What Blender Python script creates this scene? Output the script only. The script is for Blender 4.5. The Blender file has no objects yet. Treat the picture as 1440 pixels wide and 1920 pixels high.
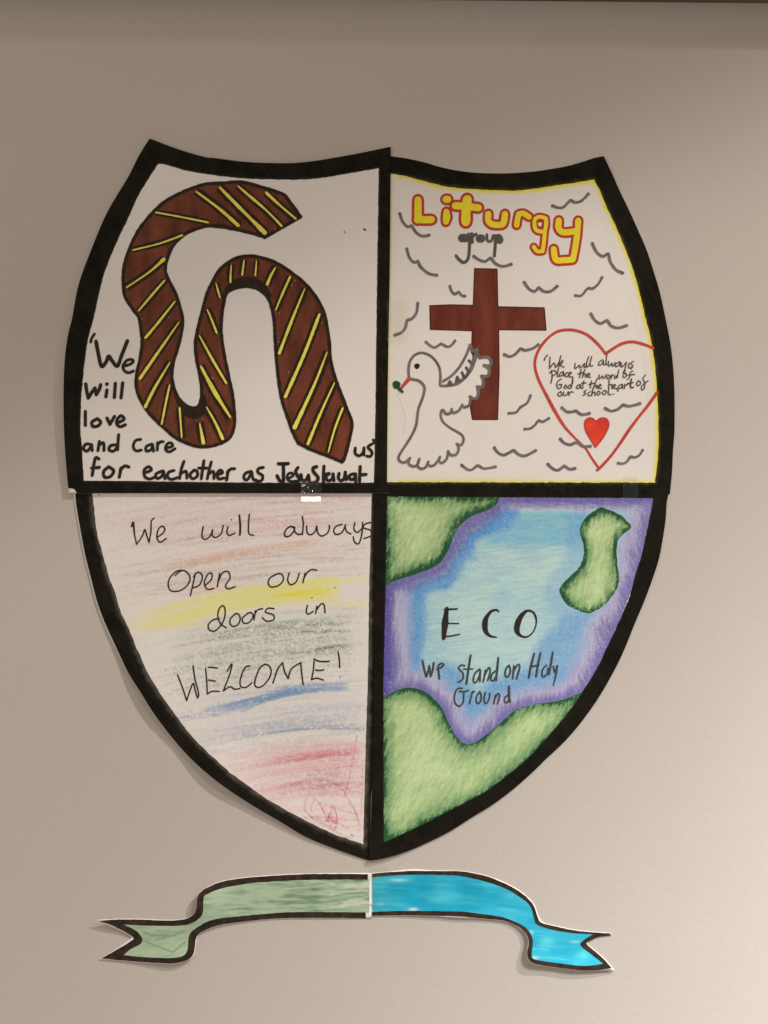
import bpy, math, random
import numpy as np
from mathutils import Vector
from mathutils.geometry import delaunay_2d_cdt

random.seed(7); rng = np.random.default_rng(11)
scn = bpy.context.scene
C = scn.collection
S = 0.0004            # metres of wall per unit of the drawing plan (the whole shield is about 0.46 m wide)
D = 1.1               # camera to wall

# ------------------------------------------------------------------ camera, world, lamps, exposure
cam = bpy.data.cameras.new("camera"); cam_o = bpy.data.objects.new("camera", cam); C.objects.link(cam_o)
cam_o.location = (0, -D, 0); cam_o.rotation_euler = (math.radians(90), 0, 0)
cam.sensor_fit = 'VERTICAL'; cam.sensor_height = 24.0; cam.lens = 24.0 * D / (1920 * S)
cam.clip_start = 0.01; cam.clip_end = 50
scn.camera = cam_o
world = bpy.data.worlds.new("World"); scn.world = world; world.use_nodes = True
bg = world.node_tree.nodes["Background"]
bg.inputs[0].default_value = (1.0, 0.83, 0.67, 1); bg.inputs[1].default_value = 0.35

def spot(name, loc, target, power, size_deg, blend, radius, col):
    l = bpy.data.lights.new(name, 'SPOT'); l.energy = power; l.color = col
    l.spot_size = math.radians(size_deg); l.spot_blend = blend; l.shadow_soft_size = radius
    o = bpy.data.objects.new(name, l); C.objects.link(o); o.location = loc
    o.rotation_euler = (Vector(target) - Vector(loc)).to_track_quat('-Z', 'Y').to_euler()
    return o
spot("downlight", (0.875, -0.93, 0.72), (1.089, -0.945, -0.467), 360, 136.3, 1.0, 0.17, (1.0, 1.0, 0.95))
spot("ceiling_lamp", (-0.15, -1.30, 2.40), (0, 0, 0), 22, 172, 0.3, 0.13, (1.0, 0.82, 0.68))
spot("side_fill", (-1.15, -1.40, 0.05), (-0.2, 0, 0), 14, 120, 0.6, 0.22, (1.0, 0.86, 0.74))  # added fill light, no lamp of the place; lifts the left side
spot("corridor_lamp", (1.998, -1.169, 2.20), (0.551, -0.845, -0.495), 335, 47.1, 0.15, 0.055, (1.0, 0.89, 0.77))
scn.view_settings.view_transform = 'Standard'; scn.view_settings.look = 'None'
scn.view_settings.gamma = 1.0; scn.view_settings.exposure = 0.0

# ------------------------------------------------------------------ helpers
def lin(c):
    c = np.asarray(c, float) / 255.0
    return np.where(c <= 0.04045, c / 12.92, ((c + 0.055) / 1.055) ** 2.4)
PAPER = np.array([0.88, 0.875, 0.875])
def alb(c, ref=(208, 195, 176)):
    return np.clip(PAPER * lin(c) / lin(ref), 0.003, 0.93)

def prop(o, label=None, cat=None, group=None, kind=None):
    if label: o["label"] = label
    if cat: o["category"] = cat
    if group: o["group"] = group
    if kind: o["kind"] = kind
    return o
def empty(name, xy, label, cat, group=None):
    o = bpy.data.objects.new(name, None); C.objects.link(o)
    o.empty_display_size = 0.02
    o.location = ((xy[0] - 720) * S, 0, (960 - xy[1]) * S)
    bpy.context.view_layer.update()
    return prop(o, label, cat, group)

def hsh(ix, iy, seed):
    n = (ix.astype(np.int64) * 374761393 + iy.astype(np.int64) * 668265263 + seed * 1442695041) & 0xffffffff
    n = ((n ^ (n >> 13)) * 1274126177) & 0xffffffff
    n = n ^ (n >> 16)
    return (n & 0xffff) / 65535.0
def vn(x, y, sx, sy=None, seed=0, ang=0.0):
    """value noise 0..1, cells sx by sy, turned by ang"""
    sy = sy or sx
    c, s = math.cos(ang), math.sin(ang)
    u = (x * c + y * s) / sx; v = (-x * s + y * c) / sy
    iu = np.floor(u); iv = np.floor(v); fu = u - iu; fv = v - iv
    fu = fu * fu * (3 - 2 * fu); fv = fv * fv * (3 - 2 * fv)
    a = hsh(iu, iv, seed); b = hsh(iu + 1, iv, seed); c2 = hsh(iu, iv + 1, seed); d = hsh(iu + 1, iv + 1, seed)
    return (a * (1 - fu) + b * fu) * (1 - fv) + (c2 * (1 - fu) + d * fu) * fv
def sm(a, b, x):
    t = np.clip((x - a) / (b - a), 0, 1); return t * t * (3 - 2 * t)
def mix(a, b, t):
    t = np.asarray(t)[..., None]; return a * (1 - t) + b * t

def L(ox, oy, k):
    return lambda pts: [(ox + p[0] / k, oy + p[1] / k) for p in pts]
zA = L(100, 240, 4); zB = L(400, 240, 4); zC = L(100, 580, 4); zD = L(400, 580, 4)
zE = L(700, 270, 4.8); zF = L(980, 270, 4.8); zG = L(700, 550, 4.8); zH = L(980, 550, 4.8)
zI = L(700, 700, 4.8); zJ = L(980, 720, 4.8); zK = L(120, 900, 4); zL = L(400, 900, 4)
zM = L(200, 1200, 4); zN = L(420, 1290, 4); zO = L(690, 900, 4); zP = L(930, 900, 4)
zQ = L(690, 1220, 3.6); zV = L(790, 1130, 5.538); zW = L(1010, 650, 6.261); zX = L(500, 840, 6); zY = L(480, 1200, 7.2)

def dens(poly, step=4.0, closed=True):
    """resample straight segments"""
    out = []; n = len(poly)
    for i in range(n if closed else n - 1):
        a = np.array(poly[i], float); b = np.array(poly[(i + 1) % n], float)
        m = max(1, int(math.hypot(*(b - a)) / step))
        for j in range(m): out.append(a + (b - a) * j / m)
    if not closed: out.append(np.array(poly[-1], float))
    return np.array(out)
def spline(pts, step=1.6, closed=False):
    P = [np.array(p, float) for p in pts]
    if len(P) < 3 and not closed: return dens(P, step, False)
    n = len(P); out = []
    for i in range(n if closed else n - 1):
        if closed: p0, p1, p2, p3 = P[i - 1], P[i], P[(i + 1) % n], P[(i + 2) % n]
        else: p0 = P[max(i - 1, 0)]; p1 = P[i]; p2 = P[i + 1]; p3 = P[min(i + 2, n - 1)]
        m = max(2, int(math.hypot(*(p2 - p1)) / step))
        for j in range(m):
            t = j / m
            out.append(0.5 * ((2 * p1) + (p2 - p0) * t + (2 * p0 - 5 * p1 + 4 * p2 - p3) * t * t + (3 * p1 - p0 - 3 * p2 + p3) * t ** 3))
    if not closed: out.append(P[-1])
    return np.array(out)
def smooth_path(segs, step=4.0):
    """closed outline from several open runs, each splined, corners kept between runs"""
    out = []
    for s in segs:
        q = spline(s, step); out.extend(list(q[:-1]))
    return np.array(out)
def wob(poly, amp, scale, seed):
    P = np.array(poly); out = P.copy()
    out[:, 0] += (vn(P[:, 0], P[:, 1], scale, seed=seed) - .5) * 2 * amp
    out[:, 1] += (vn(P[:, 0], P[:, 1], scale, seed=seed + 9) - .5) * 2 * amp
    return out
def pip(x, y, poly):
    r = np.zeros(x.shape, bool); n = len(poly)
    for i in range(n):
        x1, y1 = poly[i]; x2, y2 = poly[(i + 1) % n]
        if y1 == y2: continue
        c = ((y1 > y) != (y2 > y)) & (x < (x2 - x1) * (y - y1) / (y2 - y1) + x1)
        r ^= c
    return r
def dist(x, y, line, closed=False):
    d = np.full(x.shape, 1e9); n = len(line)
    for i in range(n if closed else n - 1):
        ax, ay = line[i]; bx, by = line[(i + 1) % n]
        vx, vy = bx - ax, by - ay; l2 = vx * vx + vy * vy + 1e-9
        t = np.clip(((x - ax) * vx + (y - ay) * vy) / l2, 0, 1)
        d = np.minimum(d, (x - ax - t * vx) ** 2 + (y - ay - t * vy) ** 2)
    return np.sqrt(d)
def thin(line, k): return line[::k]

class Sheet:
    """height field of one sheet of paper over the wall, in mm"""
    def __init__(s, base, bumps): s.base = base; s.b = bumps
    def h(s, x, y):
        r = np.full(np.shape(x), float(s.base))
        for a, cx, cy, sx, sy in s.b: r = r + a * np.exp(-(((x - cx) / sx) ** 2 + ((y - cy) / sy) ** 2))
        r = r + 0.55 * (vn(x, y, 130, 95, seed=3, ang=.3) - .5) + 0.10 * (vn(x, y, 34, seed=4) - .5)
        return np.maximum(r, 0.30)
    def co(s, x, y, off):
        x = np.asarray(x, float); y = np.asarray(y, float)
        h = (s.h(x, y) + off) * 0.001
        k = 1 - h / D        # plan measured on the wall plane; a raised sheet is that much nearer
        return np.stack([(x - 720) * S * k, -h, (960 - y) * S * k], -1)

def make(name, verts, faces, mat, parent=None, cols=None, smooth=True):
    me = bpy.data.meshes.new(name)
    verts = np.asarray(verts, np.float64)
    q = parent
    while q is not None: verts = verts - np.array(q.location); q = q.parent
    nv = len(verts)
    me.vertices.add(nv); me.vertices.foreach_set("co", verts.astype(np.float32).ravel())
    if isinstance(faces, np.ndarray):
        k = faces.shape[1]; nf = len(faces); flat = faces.ravel(); starts = np.arange(nf) * k
    else:
        flat = np.array([i for f in faces for i in f]); lens = np.array([len(f) for f in faces])
        nf = len(faces); starts = np.concatenate([[0], np.cumsum(lens)[:-1]])
    me.loops.add(len(flat)); me.loops.foreach_set("vertex_index", flat.astype(np.int32))
    me.polygons.add(nf); me.polygons.foreach_set("loop_start", starts.astype(np.int32))
    if smooth: me.polygons.foreach_set("use_smooth", np.ones(nf, bool))
    me.update(calc_edges=True); me.validate()
    if cols is not None:
        at = me.color_attributes.new("pigment", 'FLOAT_COLOR', 'POINT')
        c = np.ones((nv, 4), np.float32); c[:, :3] = cols
        at.data.foreach_set("color", c.ravel())
    me.materials.append(mat)
    o = bpy.data.objects.new(name, me); C.objects.link(o)
    if parent is not None: o.parent = parent
    return o

def tri(outer, holes=(), grid=6.0):
    outer = np.asarray(outer); pts = [tuple(p) for p in outer]; edges = [(i, (i + 1) % len(outer)) for i in range(len(outer))]
    for h in holes:
        b = len(pts); pts += [tuple(p) for p in h]; edges += [(b + i, b + (i + 1) % len(h)) for i in range(len(h))]
    x0, y0 = outer.min(0); x1, y1 = outer.max(0)
    gx, gy = np.meshgrid(np.arange(x0 + grid / 2, x1, grid), np.arange(y0 + grid / 2, y1, grid))
    gx[::2] += grid * 0.5
    gx = gx.ravel(); gy = gy.ravel(); m = pip(gx, gy, outer)
    for h in holes: m &= ~pip(gx, gy, h)
    gx = gx[m]; gy = gy[m]
    # keep interior points off the outlines
    d = dist(gx, gy, outer, True)
    for h in holes: d = np.minimum(d, dist(gx, gy, h, True))
    m = d > grid * 0.35; gx = gx[m]; gy = gy[m]
    pts += list(zip(gx.tolist(), gy.tolist()))
    r = delaunay_2d_cdt([Vector(p) for p in pts], edges, [], 0, 1e-4, False)
    P = np.array([tuple(v) for v in r[0]]); F = np.array([tuple(f) for f in r[2]])
    c = P[F].mean(1); k = pip(c[:, 0], c[:, 1], outer)
    for h in holes: k &= ~pip(c[:, 0], c[:, 1], h)
    F = F[k]
    a = P[F[:, 1]] - P[F[:, 0]]; b = P[F[:, 2]] - P[F[:, 0]]
    cr = a[:, 0] * b[:, 1] - a[:, 1] * b[:, 0]
    F[cr > 0] = F[cr > 0][:, ::-1]          # plan y points down: turn every face to the room
    return P, F

def fill(name, sheet, off, outer, mat, parent, holes=(), grid=6.0, colf=None):
    P, F = tri(outer, holes, grid)
    cols = colf(P[:, 0], P[:, 1]) if colf else None
    return make(name, sheet.co(P[:, 0], P[:, 1], off), F, mat, parent, cols)

def paper(sheet, outer, mat, parent, holes=(), grid=7.0, thick=0.28):
    P, F = tri(outer, holes, grid); n = len(P)
    top = sheet.co(P[:, 0], P[:, 1], 0); bot = sheet.co(P[:, 0], P[:, 1], -thick)
    bot[:, 0] = top[:, 0]; bot[:, 2] = top[:, 2]
    cnt = {}
    for f in F:
        for i in range(3):
            e = (int(f[i]), int(f[(i + 1) % 3]))
            if (e[1], e[0]) in cnt: del cnt[(e[1], e[0])]
            else: cnt[e] = 1
    side = []
    for a, b in cnt: side += [(a, a + n, b + n), (a, b + n, b)]
    faces = np.concatenate([F, F[:, ::-1] + n, np.array(side)])
    o = make("paper_sheet", np.concatenate([top, bot]), faces, mat, parent, smooth=False)
    sm_ = np.zeros(len(faces), bool); sm_[:2 * len(F)] = False
    return o

class Ink:
    """collects pen strokes; each stroke lies a hair above the one before"""
    def __init__(s, sheet, off, step=1.6): s.sh = sheet; s.off = off; s.v = []; s.f = []; s.n = 0; s.step = step; s.k = 0
    def stroke(s, pts, w, straight=False, jit=0.05):
        P = dens(pts, s.step, False) if straight else spline(pts, s.step)
        keep = [0]
        for i in range(1, len(P)):
            if np.hypot(*(P[i] - P[keep[-1]])) > 0.35: keep.append(i)
        P = P[keep]
        if len(P) < 2: return s.dot(P[0], w)
        d = np.gradient(P, axis=0); d /= (np.hypot(d[:, 0], d[:, 1])[:, None] + 1e-9)
        nrm = np.stack([-d[:, 1], d[:, 0]], -1)
        t = np.linspace(0, 1, len(P))
        ww = np.interp(t, np.linspace(0, 1, len(w)), w) if hasattr(w, '__len__') else np.full(len(P), float(w))
        ww = ww * (1 + jit * 2 * (vn(P[:, 0] + s.k * 31, P[:, 1], 5, seed=5) - .5)) / 2
        # round caps
        def cap(c, dr, r, sign):
            a = []
            for q in (0.35, 0.7, 1.0):
                th = q * math.pi / 2
                a.append((c + dr * sign * r * math.sin(th), r * math.cos(th)))
            return a
        rows = [(c, w_, nrm[0]) for c, w_ in reversed(cap(P[0], d[0], ww[0], -1))]
        rows += [(P[i], ww[i], nrm[i]) for i in range(len(P))]
        rows += [(c, w_, nrm[-1]) for c, w_ in cap(P[-1], d[-1], ww[-1], 1)]
        A = np.array([c + n_ * max(r, .02) for c, r, n_ in rows]); B = np.array([c - n_ * max(r, .02) for c, r, n_ in rows])
        m = len(rows); z = s.off + s.k * 0.0015 + np.linspace(0, 0.006, m); s.k += 1
        va = s.sh.co(A[:, 0], A[:, 1], z); vb = s.sh.co(B[:, 0], B[:, 1], z)
        s.v.append(np.stack([va, vb], 1).reshape(-1, 3))
        for i in range(m - 1):
            a = s.n + 2 * i; s.f.append((a, a + 1, a + 3, a + 2))
        s.n += 2 * m
        return s
    def dot(s, c, w, sq=1.0):
        th = np.linspace(0, 2 * np.pi, 17)[:-1]
        r = w / 2 * (1 + .06 * np.sin(3 * th + s.k))
        X = c[0] + r * np.cos(th) * sq; Y = c[1] - r * np.sin(th)
        s.v.append(s.sh.co(X, Y, np.full(16, s.off + s.k * 0.0015))); s.k += 1
        s.f.append(tuple(range(s.n, s.n + 16))); s.n += 16
        return s
    def build(s, name, mat, parent, label=None):
        o = make(name, np.concatenate(s.v), s.f, mat, parent, smooth=False)
        if label: o["label"] = label
        return o

# ------------------------------------------------------------------ materials
def base_mat(name, rough=0.7, spec=0.3):
    m = bpy.data.materials.new(name); m.use_nodes = True
    b = m.node_tree.nodes["Principled BSDF"]; b.inputs["Roughness"].default_value = rough
    b.inputs["Specular IOR Level"].default_value = spec
    return m, m.node_tree, b
def node(nt, t, **kw):
    n = nt.nodes.new(t)
    for k, v in kw.items(): setattr(n, k, v)
    return n
def noise(nt, scale, detail=3, rough=.6, stretch=None, rot=0):
    tc = node(nt, 'ShaderNodeTexCoord'); n = node(nt, 'ShaderNodeTexNoise')
    n.inputs['Scale'].default_value = scale; n.inputs['Detail'].default_value = detail; n.inputs['Roughness'].default_value = rough
    mp = node(nt, 'ShaderNodeMapping'); nt.links.new(tc.outputs['Object'], mp.inputs[0])
    if stretch: mp.inputs['Scale'].default_value = stretch
    mp.inputs['Rotation'].default_value = (0, rot, 0)
    nt.links.new(mp.outputs[0], n.inputs['Vector'])
    return n.outputs[0]
def ramp(nt, src, stops):
    r = node(nt, 'ShaderNodeValToRGB'); e = r.color_ramp.elements
    while len(e) < len(stops): e.new(0.5)
    for i, (p, c) in enumerate(stops): e[i].position = p; e[i].color = (*c, 1) if len(c) == 3 else c
    nt.links.new(src, r.inputs[0]); return r.outputs[0]
def bump(nt, b, src, strength, dist_):
    bn = node(nt, 'ShaderNodeBump'); bn.inputs['Strength'].default_value = strength; bn.inputs['Distance'].default_value = dist_
    nt.links.new(src, bn.inputs['Height']); nt.links.new(bn.outputs[0], b.inputs['Normal'])
def mult(nt, a, bsrc):
    m = node(nt, 'ShaderNodeMix', data_type='RGBA', blend_type='MULTIPLY'); m.inputs[0].default_value = 1
    nt.links.new(a, m.inputs[6]); nt.links.new(bsrc, m.inputs[7]); return m.outputs[2]

def paper_mat():
    m, nt, b = base_mat("drawing paper", 0.75, 0.25)
    c = ramp(nt, noise(nt, 22, 4, .6), [(0.25, tuple(PAPER * (.965, .96, .95))), (0.7, tuple(PAPER))])
    g = ramp(nt, noise(nt, 900, 2), [(0.2, (.95, .95, .95)), (0.8, (1, 1, 1))])
    nt.links.new(mult(nt, c, g), b.inputs['Base Color']); bump(nt, b, noise(nt, 1400, 3), .25, .0001)
    return m
def pigment_mat(name, rough=.7, grain=.88, gs=1100, spec=.25):
    m, nt, b = base_mat(name, rough, spec)
    a = node(nt, 'ShaderNodeAttribute', attribute_name="pigment")
    g = ramp(nt, noise(nt, gs, 2, .7), [(0.25, (grain,) * 3), (0.75, (1, 1, 1))])
    nt.links.new(mult(nt, a.outputs['Color'], g), b.inputs['Base Color']); bump(nt, b, noise(nt, 1400, 3), .25, .0001)
    return m
def ink_mat(name, c1, c2, scale=120, rough=.5, spec=.3, stretch=None, rot=0):
    m, nt, b = base_mat(name, rough, spec)
    nt.links.new(ramp(nt, noise(nt, scale, 4, .65, stretch, rot), [(0.3, tuple(c1)), (0.7, tuple(c2))]), b.inputs['Base Color'])
    return m
M_paper = paper_mat()
M_pencil = pigment_mat("coloured pencil on paper", .7, .86, 1000)
M_border = pigment_mat("black marker border", .7, .8, 500, .12)
M_edging = pigment_mat("pencil edging", .75, .95)
M_black = ink_mat("thick black marker", alb((20, 16, 8)), alb((34, 28, 19)), 200)
M_pen = ink_mat("black fineliner", alb((28, 22, 18)), alb((48, 38, 32)), 300, .5, .25)
M_eco = ink_mat("black pencil lettering", alb((34, 28, 26)), alb((78, 78, 74)), 900, .6, .25)
M_smallpen = ink_mat("thin black pen", alb((50, 40, 34)), alb((82, 68, 58)), 400, .6, .25)
M_brown = ink_mat("brown felt tip", alb((70, 30, 12)), alb((112, 54, 32)), 90, .5, .3, (1, 1, .35), .6)
M_tieline = ink_mat("dark felt tip line", alb((20, 13, 3)), alb((38, 24, 10)), 200)
M_yellow = ink_mat("yellow felt tip", alb((206, 180, 58)), alb((226, 204, 84)), 150, .6)
M_title = ink_mat("bright yellow felt tip", alb((206, 176, 30)), alb((222, 194, 44)), 150, .6)
M_red = ink_mat("red felt tip", alb((150, 44, 24)), alb((174, 56, 36)), 160, .6)
M_redline = ink_mat("red heart line", alb((156, 44, 36)), alb((184, 66, 56)), 130, .6)
M_heart = ink_mat("filled red heart", alb((176, 36, 26)), alb((212, 62, 36)), 60, .5)
M_grey = ink_mat("grey felt tip", alb((84, 74, 68)), alb((112, 102, 94)), 110, .6)
M_dgrey = ink_mat("dark grey felt tip", alb((62, 60, 52)), alb((84, 80, 72)), 130, .6)
M_cross = ink_mat("brown cross felt tip", alb((78, 24, 10)), alb((108, 48, 30)), 90, .5, .3, (1, 1, .3))
M_crossedge = ink_mat("dark brown edge", alb((62, 16, 8)), alb((76, 26, 14)), 90, .5)
M_green = ink_mat("dark green felt tip", alb((10, 58, 30)), alb((24, 76, 42)), 300, .6)
M_smudge = ink_mat("yellow smudge", alb((216, 200, 120)), alb((206, 190, 140)), 300, .7)

# ------------------------------------------------------------------ wall and trim
def wall_mat():
    m, nt, b = base_mat("painted plaster", .62, .3)
    w = np.array([.568, .533, .514])
    c = ramp(nt, noise(nt, 6, 3), [(0.3, tuple(w * .985)), (0.7, tuple(w * 1.01))])
    g = ramp(nt, noise(nt, 260, 3, .7), [(0.3, (.975, .975, .975)), (0.75, (1, 1, 1))])
    nt.links.new(mult(nt, c, g), b.inputs['Base Color'])
    v = noise(nt, 190, 5, .68); bump(nt, b, v, .20, .0010)
    return m
M_wall = wall_mat()
make("wall", [(-2.5, 0, -1.6), (2.5, 0, -1.6), (2.5, 0, 1.2), (-2.5, 0, 1.2)], [(0, 1, 2, 3)], M_wall, smooth=False)
prop(bpy.data.objects["wall"], kind="structure", label="pale painted plaster wall with fine roller texture")
m, nt, b = base_mat("dark varnished wood", .5, .3)
nt.links.new(ramp(nt, noise(nt, 30, 4, .6, (.1, 1, 1)), [(.3, (.10, .075, .05)), (.7, (.15, .11, .075))]), b.inputs['Base Color'])
def box(x0, x1, y0, y1, z0, z1, bev=.002):
    v = []
    prof = [(0, z0), (y1 + bev, z0), (y1, z0 + bev), (y1, z1)]
    for x in (x0, x1): v += [(x, 0, z0), (x, y1 + bev, z0), (x, y1, z0 + bev), (x, y1, z1), (x, 0, z1)]
    return v, [(0, 1, 2, 3, 4), (9, 8, 7, 6, 5), (0, 5, 6, 1), (1, 6, 7, 2), (2, 7, 8, 3), (3, 8, 9, 4)]
v, f = box(-1.2, 1.2, 0, -.022, 0, .09)
tr = make("wall_trim", v, f, m, smooth=False)
tr.location = (0.288, 0, .3815); tr.rotation_euler = (0, math.radians(0.55), 0)
prop(tr, "dark projecting trim running along the top of the wall above the shield", "trim")

# ------------------------------------------------------------------ sheets
SH_UL = Sheet(2.0, [(2.8, 110, 620, 75, 260), (1.2, 250, 270, 60, 60), (0.6, 500, 300, 120, 50)])
SH_UR = Sheet(0.6, [(1.2, 1265, 700, 60, 200), (1.6, 1130, 300, 90, 60)])
SH_LL = Sheet(0.6, [(3.0, 270, 1330, 80, 110), (3.5, 400, 1465, 80, 80), (1.4, 500, 1540, 80, 60)])
SH_LR = Sheet(1.2, [(1.0, 1230, 1100, 60, 160), (1.2, 700, 1615, 60, 40)])
SH_RL = Sheet(0.6, [(4.2, 372, 1690, 40, 40), (2.5, 180, 1725, 50, 40), (2.0, 330, 1805, 60, 25)])
SH_RR = Sheet(0.6, [(3.8, 988, 1790, 45, 45), (3.2, 1080, 1818, 70, 26), (1.0, 860, 1720, 120, 20)])

# outlines -------------------------------------------------------------
ul_left = [(280.5, 259.5), (260, 292.5), (240, 332), (200, 400), (167.5, 477), (147, 535), (135, 597), (127, 630), (121, 680), (119, 750), (121, 830), (127, 900), (128, 925)]
ul_top = [(732.5, 275), (675, 287), (625, 296), (587, 302), (550, 305.5), (500, 305.5), (450, 302.5), (400, 296), (387, 295), (350, 285), (312, 272), (280.5, 259.5)]
ul_right = [(725.5, 925), (727.5, 700), (731, 500), (732.5, 275)]
UL_out = smooth_path([ul_left, [(128, 925), (725.5, 925)], ul_right, ul_top])
UL_bout = smooth_path([ul_left[:-2] + [(126.5, 900), (128.3, 915.5)], [(128.3, 915.5), (139, 917), (144, 924.9)], [(144, 924.9), (726, 924.9)],
                       [(725.5, 924.4), (727.5, 700), (731, 500), (732.5, 275)], ul_top])
UL_in = smooth_path([[(297, 307), (262, 362), (240, 410), (220, 452), (195, 515), (175, 598), (164, 642), (156, 705), (152, 755), (151, 805), (154, 842), (157, 901)],
                     [(157, 901), (250, 902), (460, 904.5), (701, 905)], [(701, 905), (704, 767), (706, 600), (708, 465), (710, 315)],
                     [(710, 315), (650, 326), (600, 334), (550, 337), (475, 335.5), (440, 333), (400, 328.5), (350, 320), (312, 309), (297, 307)]], 3)
ur_right = [(1132, 292.5), (1147, 324), (1163, 360), (1180, 395), (1199, 437), (1213, 470), (1226, 510), (1238, 551), (1251, 612), (1257, 644), (1261, 675), (1264, 717), (1265, 758), (1264.5, 810), (1262, 845), (1260, 887), (1256, 927)]
ur_top = [(722, 291), (733, 293), (762, 297), (794, 304), (825, 313), (856, 319.5), (887, 323.5), (925, 325), (960, 324.6), (1001, 321.5), (1032, 317), (1063, 311.5), (1090, 304), (1113, 296.5), (1132, 292.5)]
UR_out = smooth_path([ur_top, ur_right, [(1256, 927), (715, 924)], [(715, 924), (722, 291)]])[::-1]
UR_in = smooth_path([[(731, 325), (762, 330.5), (794, 339), (825, 347), (856, 352), (887, 354.5), (929, 356.5), (971, 357), (1011, 352.5), (1042, 347.5), (1074, 343), (1097, 339), (1114, 336.5)],
                     [(1114, 336.5), (1126, 360), (1138, 389), (1153, 420), (1167, 453), (1180, 485), (1190, 516), (1201, 555), (1211, 598), (1220, 633), (1227, 675), (1231, 717), (1234, 770), (1235, 824), (1233, 866), (1228, 905)],
                     [(1228, 905), (724, 904)], [(724, 904), (726, 700), (731, 325)]], 3)[::-1]
ll_arc = [(138.5, 915), (139.5, 940), (147, 987), (157, 1040), (167, 1080), (180, 1130), (195, 1170), (212, 1207), (239, 1260), (262, 1297), (287, 1337), (317, 1377), (347, 1415), (380, 1447), (415, 1475), (450, 1497), (487, 1520), (525, 1540), (557, 1563), (620, 1590), (670, 1607), (692, 1615)]
ll_arc = [(138.5, 915), (139.5, 940), (147, 987), (157, 1040), (167, 1080), (180, 1130), (195, 1170), (212, 1207), (239, 1260), (262, 1297), (287, 1337), (317, 1377), (347, 1412), (380, 1444), (415, 1472), (450, 1496), (487, 1519), (525, 1541), (570, 1568), (620, 1589), (670, 1607), (692, 1614)]
LL_out = smooth_path([ll_arc, [(692, 1614), (697.5, 1500), (702, 1200), (705, 915)], [(705, 915), (138.5, 915)]])
ll_in = [(172, 915), (176, 950), (181, 995), (192, 1037), (202, 1075), (216, 1112), (225, 1145), (242, 1180), (257, 1217), (275, 1258), (293, 1288), (305, 1307), (330, 1342), (360, 1380), (390, 1411), (425, 1443), (462, 1471), (500, 1498), (537, 1519), (570, 1537), (620, 1561), (681, 1583)]
LL_in_r = [(681, 1583), (686, 1390), (690, 1260), (692.5, 1100), (697.5, 915)]
LL_b = np.array(list(spline([(p[0] + (2.6 if i < 8 else .6), p[1]) for i, p in enumerate(ll_arc)], 4)) + list(spline([(694.5, 1560), (696, 1490), (700, 1440), (702, 1200), (704.5, 915)], 6))
                + list(wob(spline(LL_in_r[::-1], 3), .4, 8, 2)) + list(wob(spline(ll_in[::-1], 3), 1.0, 9, 4)))
LL_in_line = np.array(list(spline(ll_in, 3)) + list(spline(LL_in_r, 3)))
lr_arc = [(1253, 927), (1250, 945), (1248, 975), (1242, 1015), (1235, 1050), (1222, 1090), (1207, 1130), (1190, 1170), (1172, 1215), (1152, 1257), (1122, 1309), (1090, 1354), (1059, 1390), (1023, 1424), (1007, 1440), (968, 1475), (926, 1507), (884, 1533), (843, 1559), (801, 1580), (759, 1598), (718, 1610), (693, 1614)]
LR_out = smooth_path([[(699.5, 910), (1250, 916.5)], [(1250, 916.5), (1253, 927)], lr_arc, [(693, 1614), (697.8, 1450), (701, 1200), (699.5, 910)]])[::-1]
LR_in = smooth_path([[(726, 931), (1225, 934)], [(1225, 934), (1220, 962), (1212, 1000), (1202, 1045), (1192, 1075), (1180, 1120), (1167, 1150), (1152, 1185), (1135, 1220), (1117, 1257), (1090, 1300), (1065, 1336), (1037, 1370), (1009, 1401), (982, 1428), (940, 1462), (907, 1486), (857, 1512), (815, 1534), (773, 1555), (720, 1579)],
                     [(720, 1579), (719, 1303), (721, 1200), (723, 1100), (726, 931)]], 3)[::-1]

Q1 = empty("shield_quarter", (128, 925), "upper left shield quarter of white paper with a striped brown and yellow tie", "paper artwork", "quarters of the paper shield")
Q2 = empty("shield_quarter", (1256, 927), "upper right shield quarter of white paper with brown cross, dove and yellow title lettering", "paper artwork", "quarters of the paper shield")
Q3 = empty("shield_quarter", (690, 1614), "lower left shield quarter shaded in pale pencil rainbow bands with welcome handwriting", "paper artwork", "quarters of the paper shield")
Q4 = empty("shield_quarter", (700, 1614), "lower right shield quarter coloured as blue sea with green land around the word ECO", "paper artwork", "quarters of the paper shield")

def border_col(inner, ref, fuzz, fcol, seed, speck=.0):
    il = thin(inner, 2); base = alb((13, 9, 3), ref); b2 = alb((30, 25, 15), ref); fz = alb(fcol, ref)
    def f(x, y):
        n = vn(x, y, 22, seed=seed); n2 = vn(x, y, 4, seed=seed + 1); n = np.maximum(n, .95 * (vn(x, y, 30, 3, seed=seed + 4, ang=.9) > .72))
        c = mix(base, b2, np.clip(n * .7 + n2 * .3, 0, 1) ** 1.5)
        d = dist(x, y, il); n3 = vn(x, y, 12, seed=seed + 2) * .6 + vn(x, y, 2.5, seed=seed + 3) * .4
        t = (1 - sm(0, fuzz, d + (n3 - .5) * fuzz * .9)) * (.55 + .4 * n2)
        return mix(c, fz, t)
    return f
def border(sheet, off, outer, inner, parent, f, grid=3.2):
    return fill("black_border", sheet, off, outer, M_border, parent, holes=[inner] if inner is not None else (), grid=grid, colf=f)

# ---- upper left quarter
paper(SH_UL, UL_out, M_paper, Q1)
border(SH_UL, .12, UL_bout, wob(UL_in, .5, 6, 1), Q1, border_col(UL_in, (203, 190, 172), 3.0, (62, 52, 40), 3))
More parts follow.
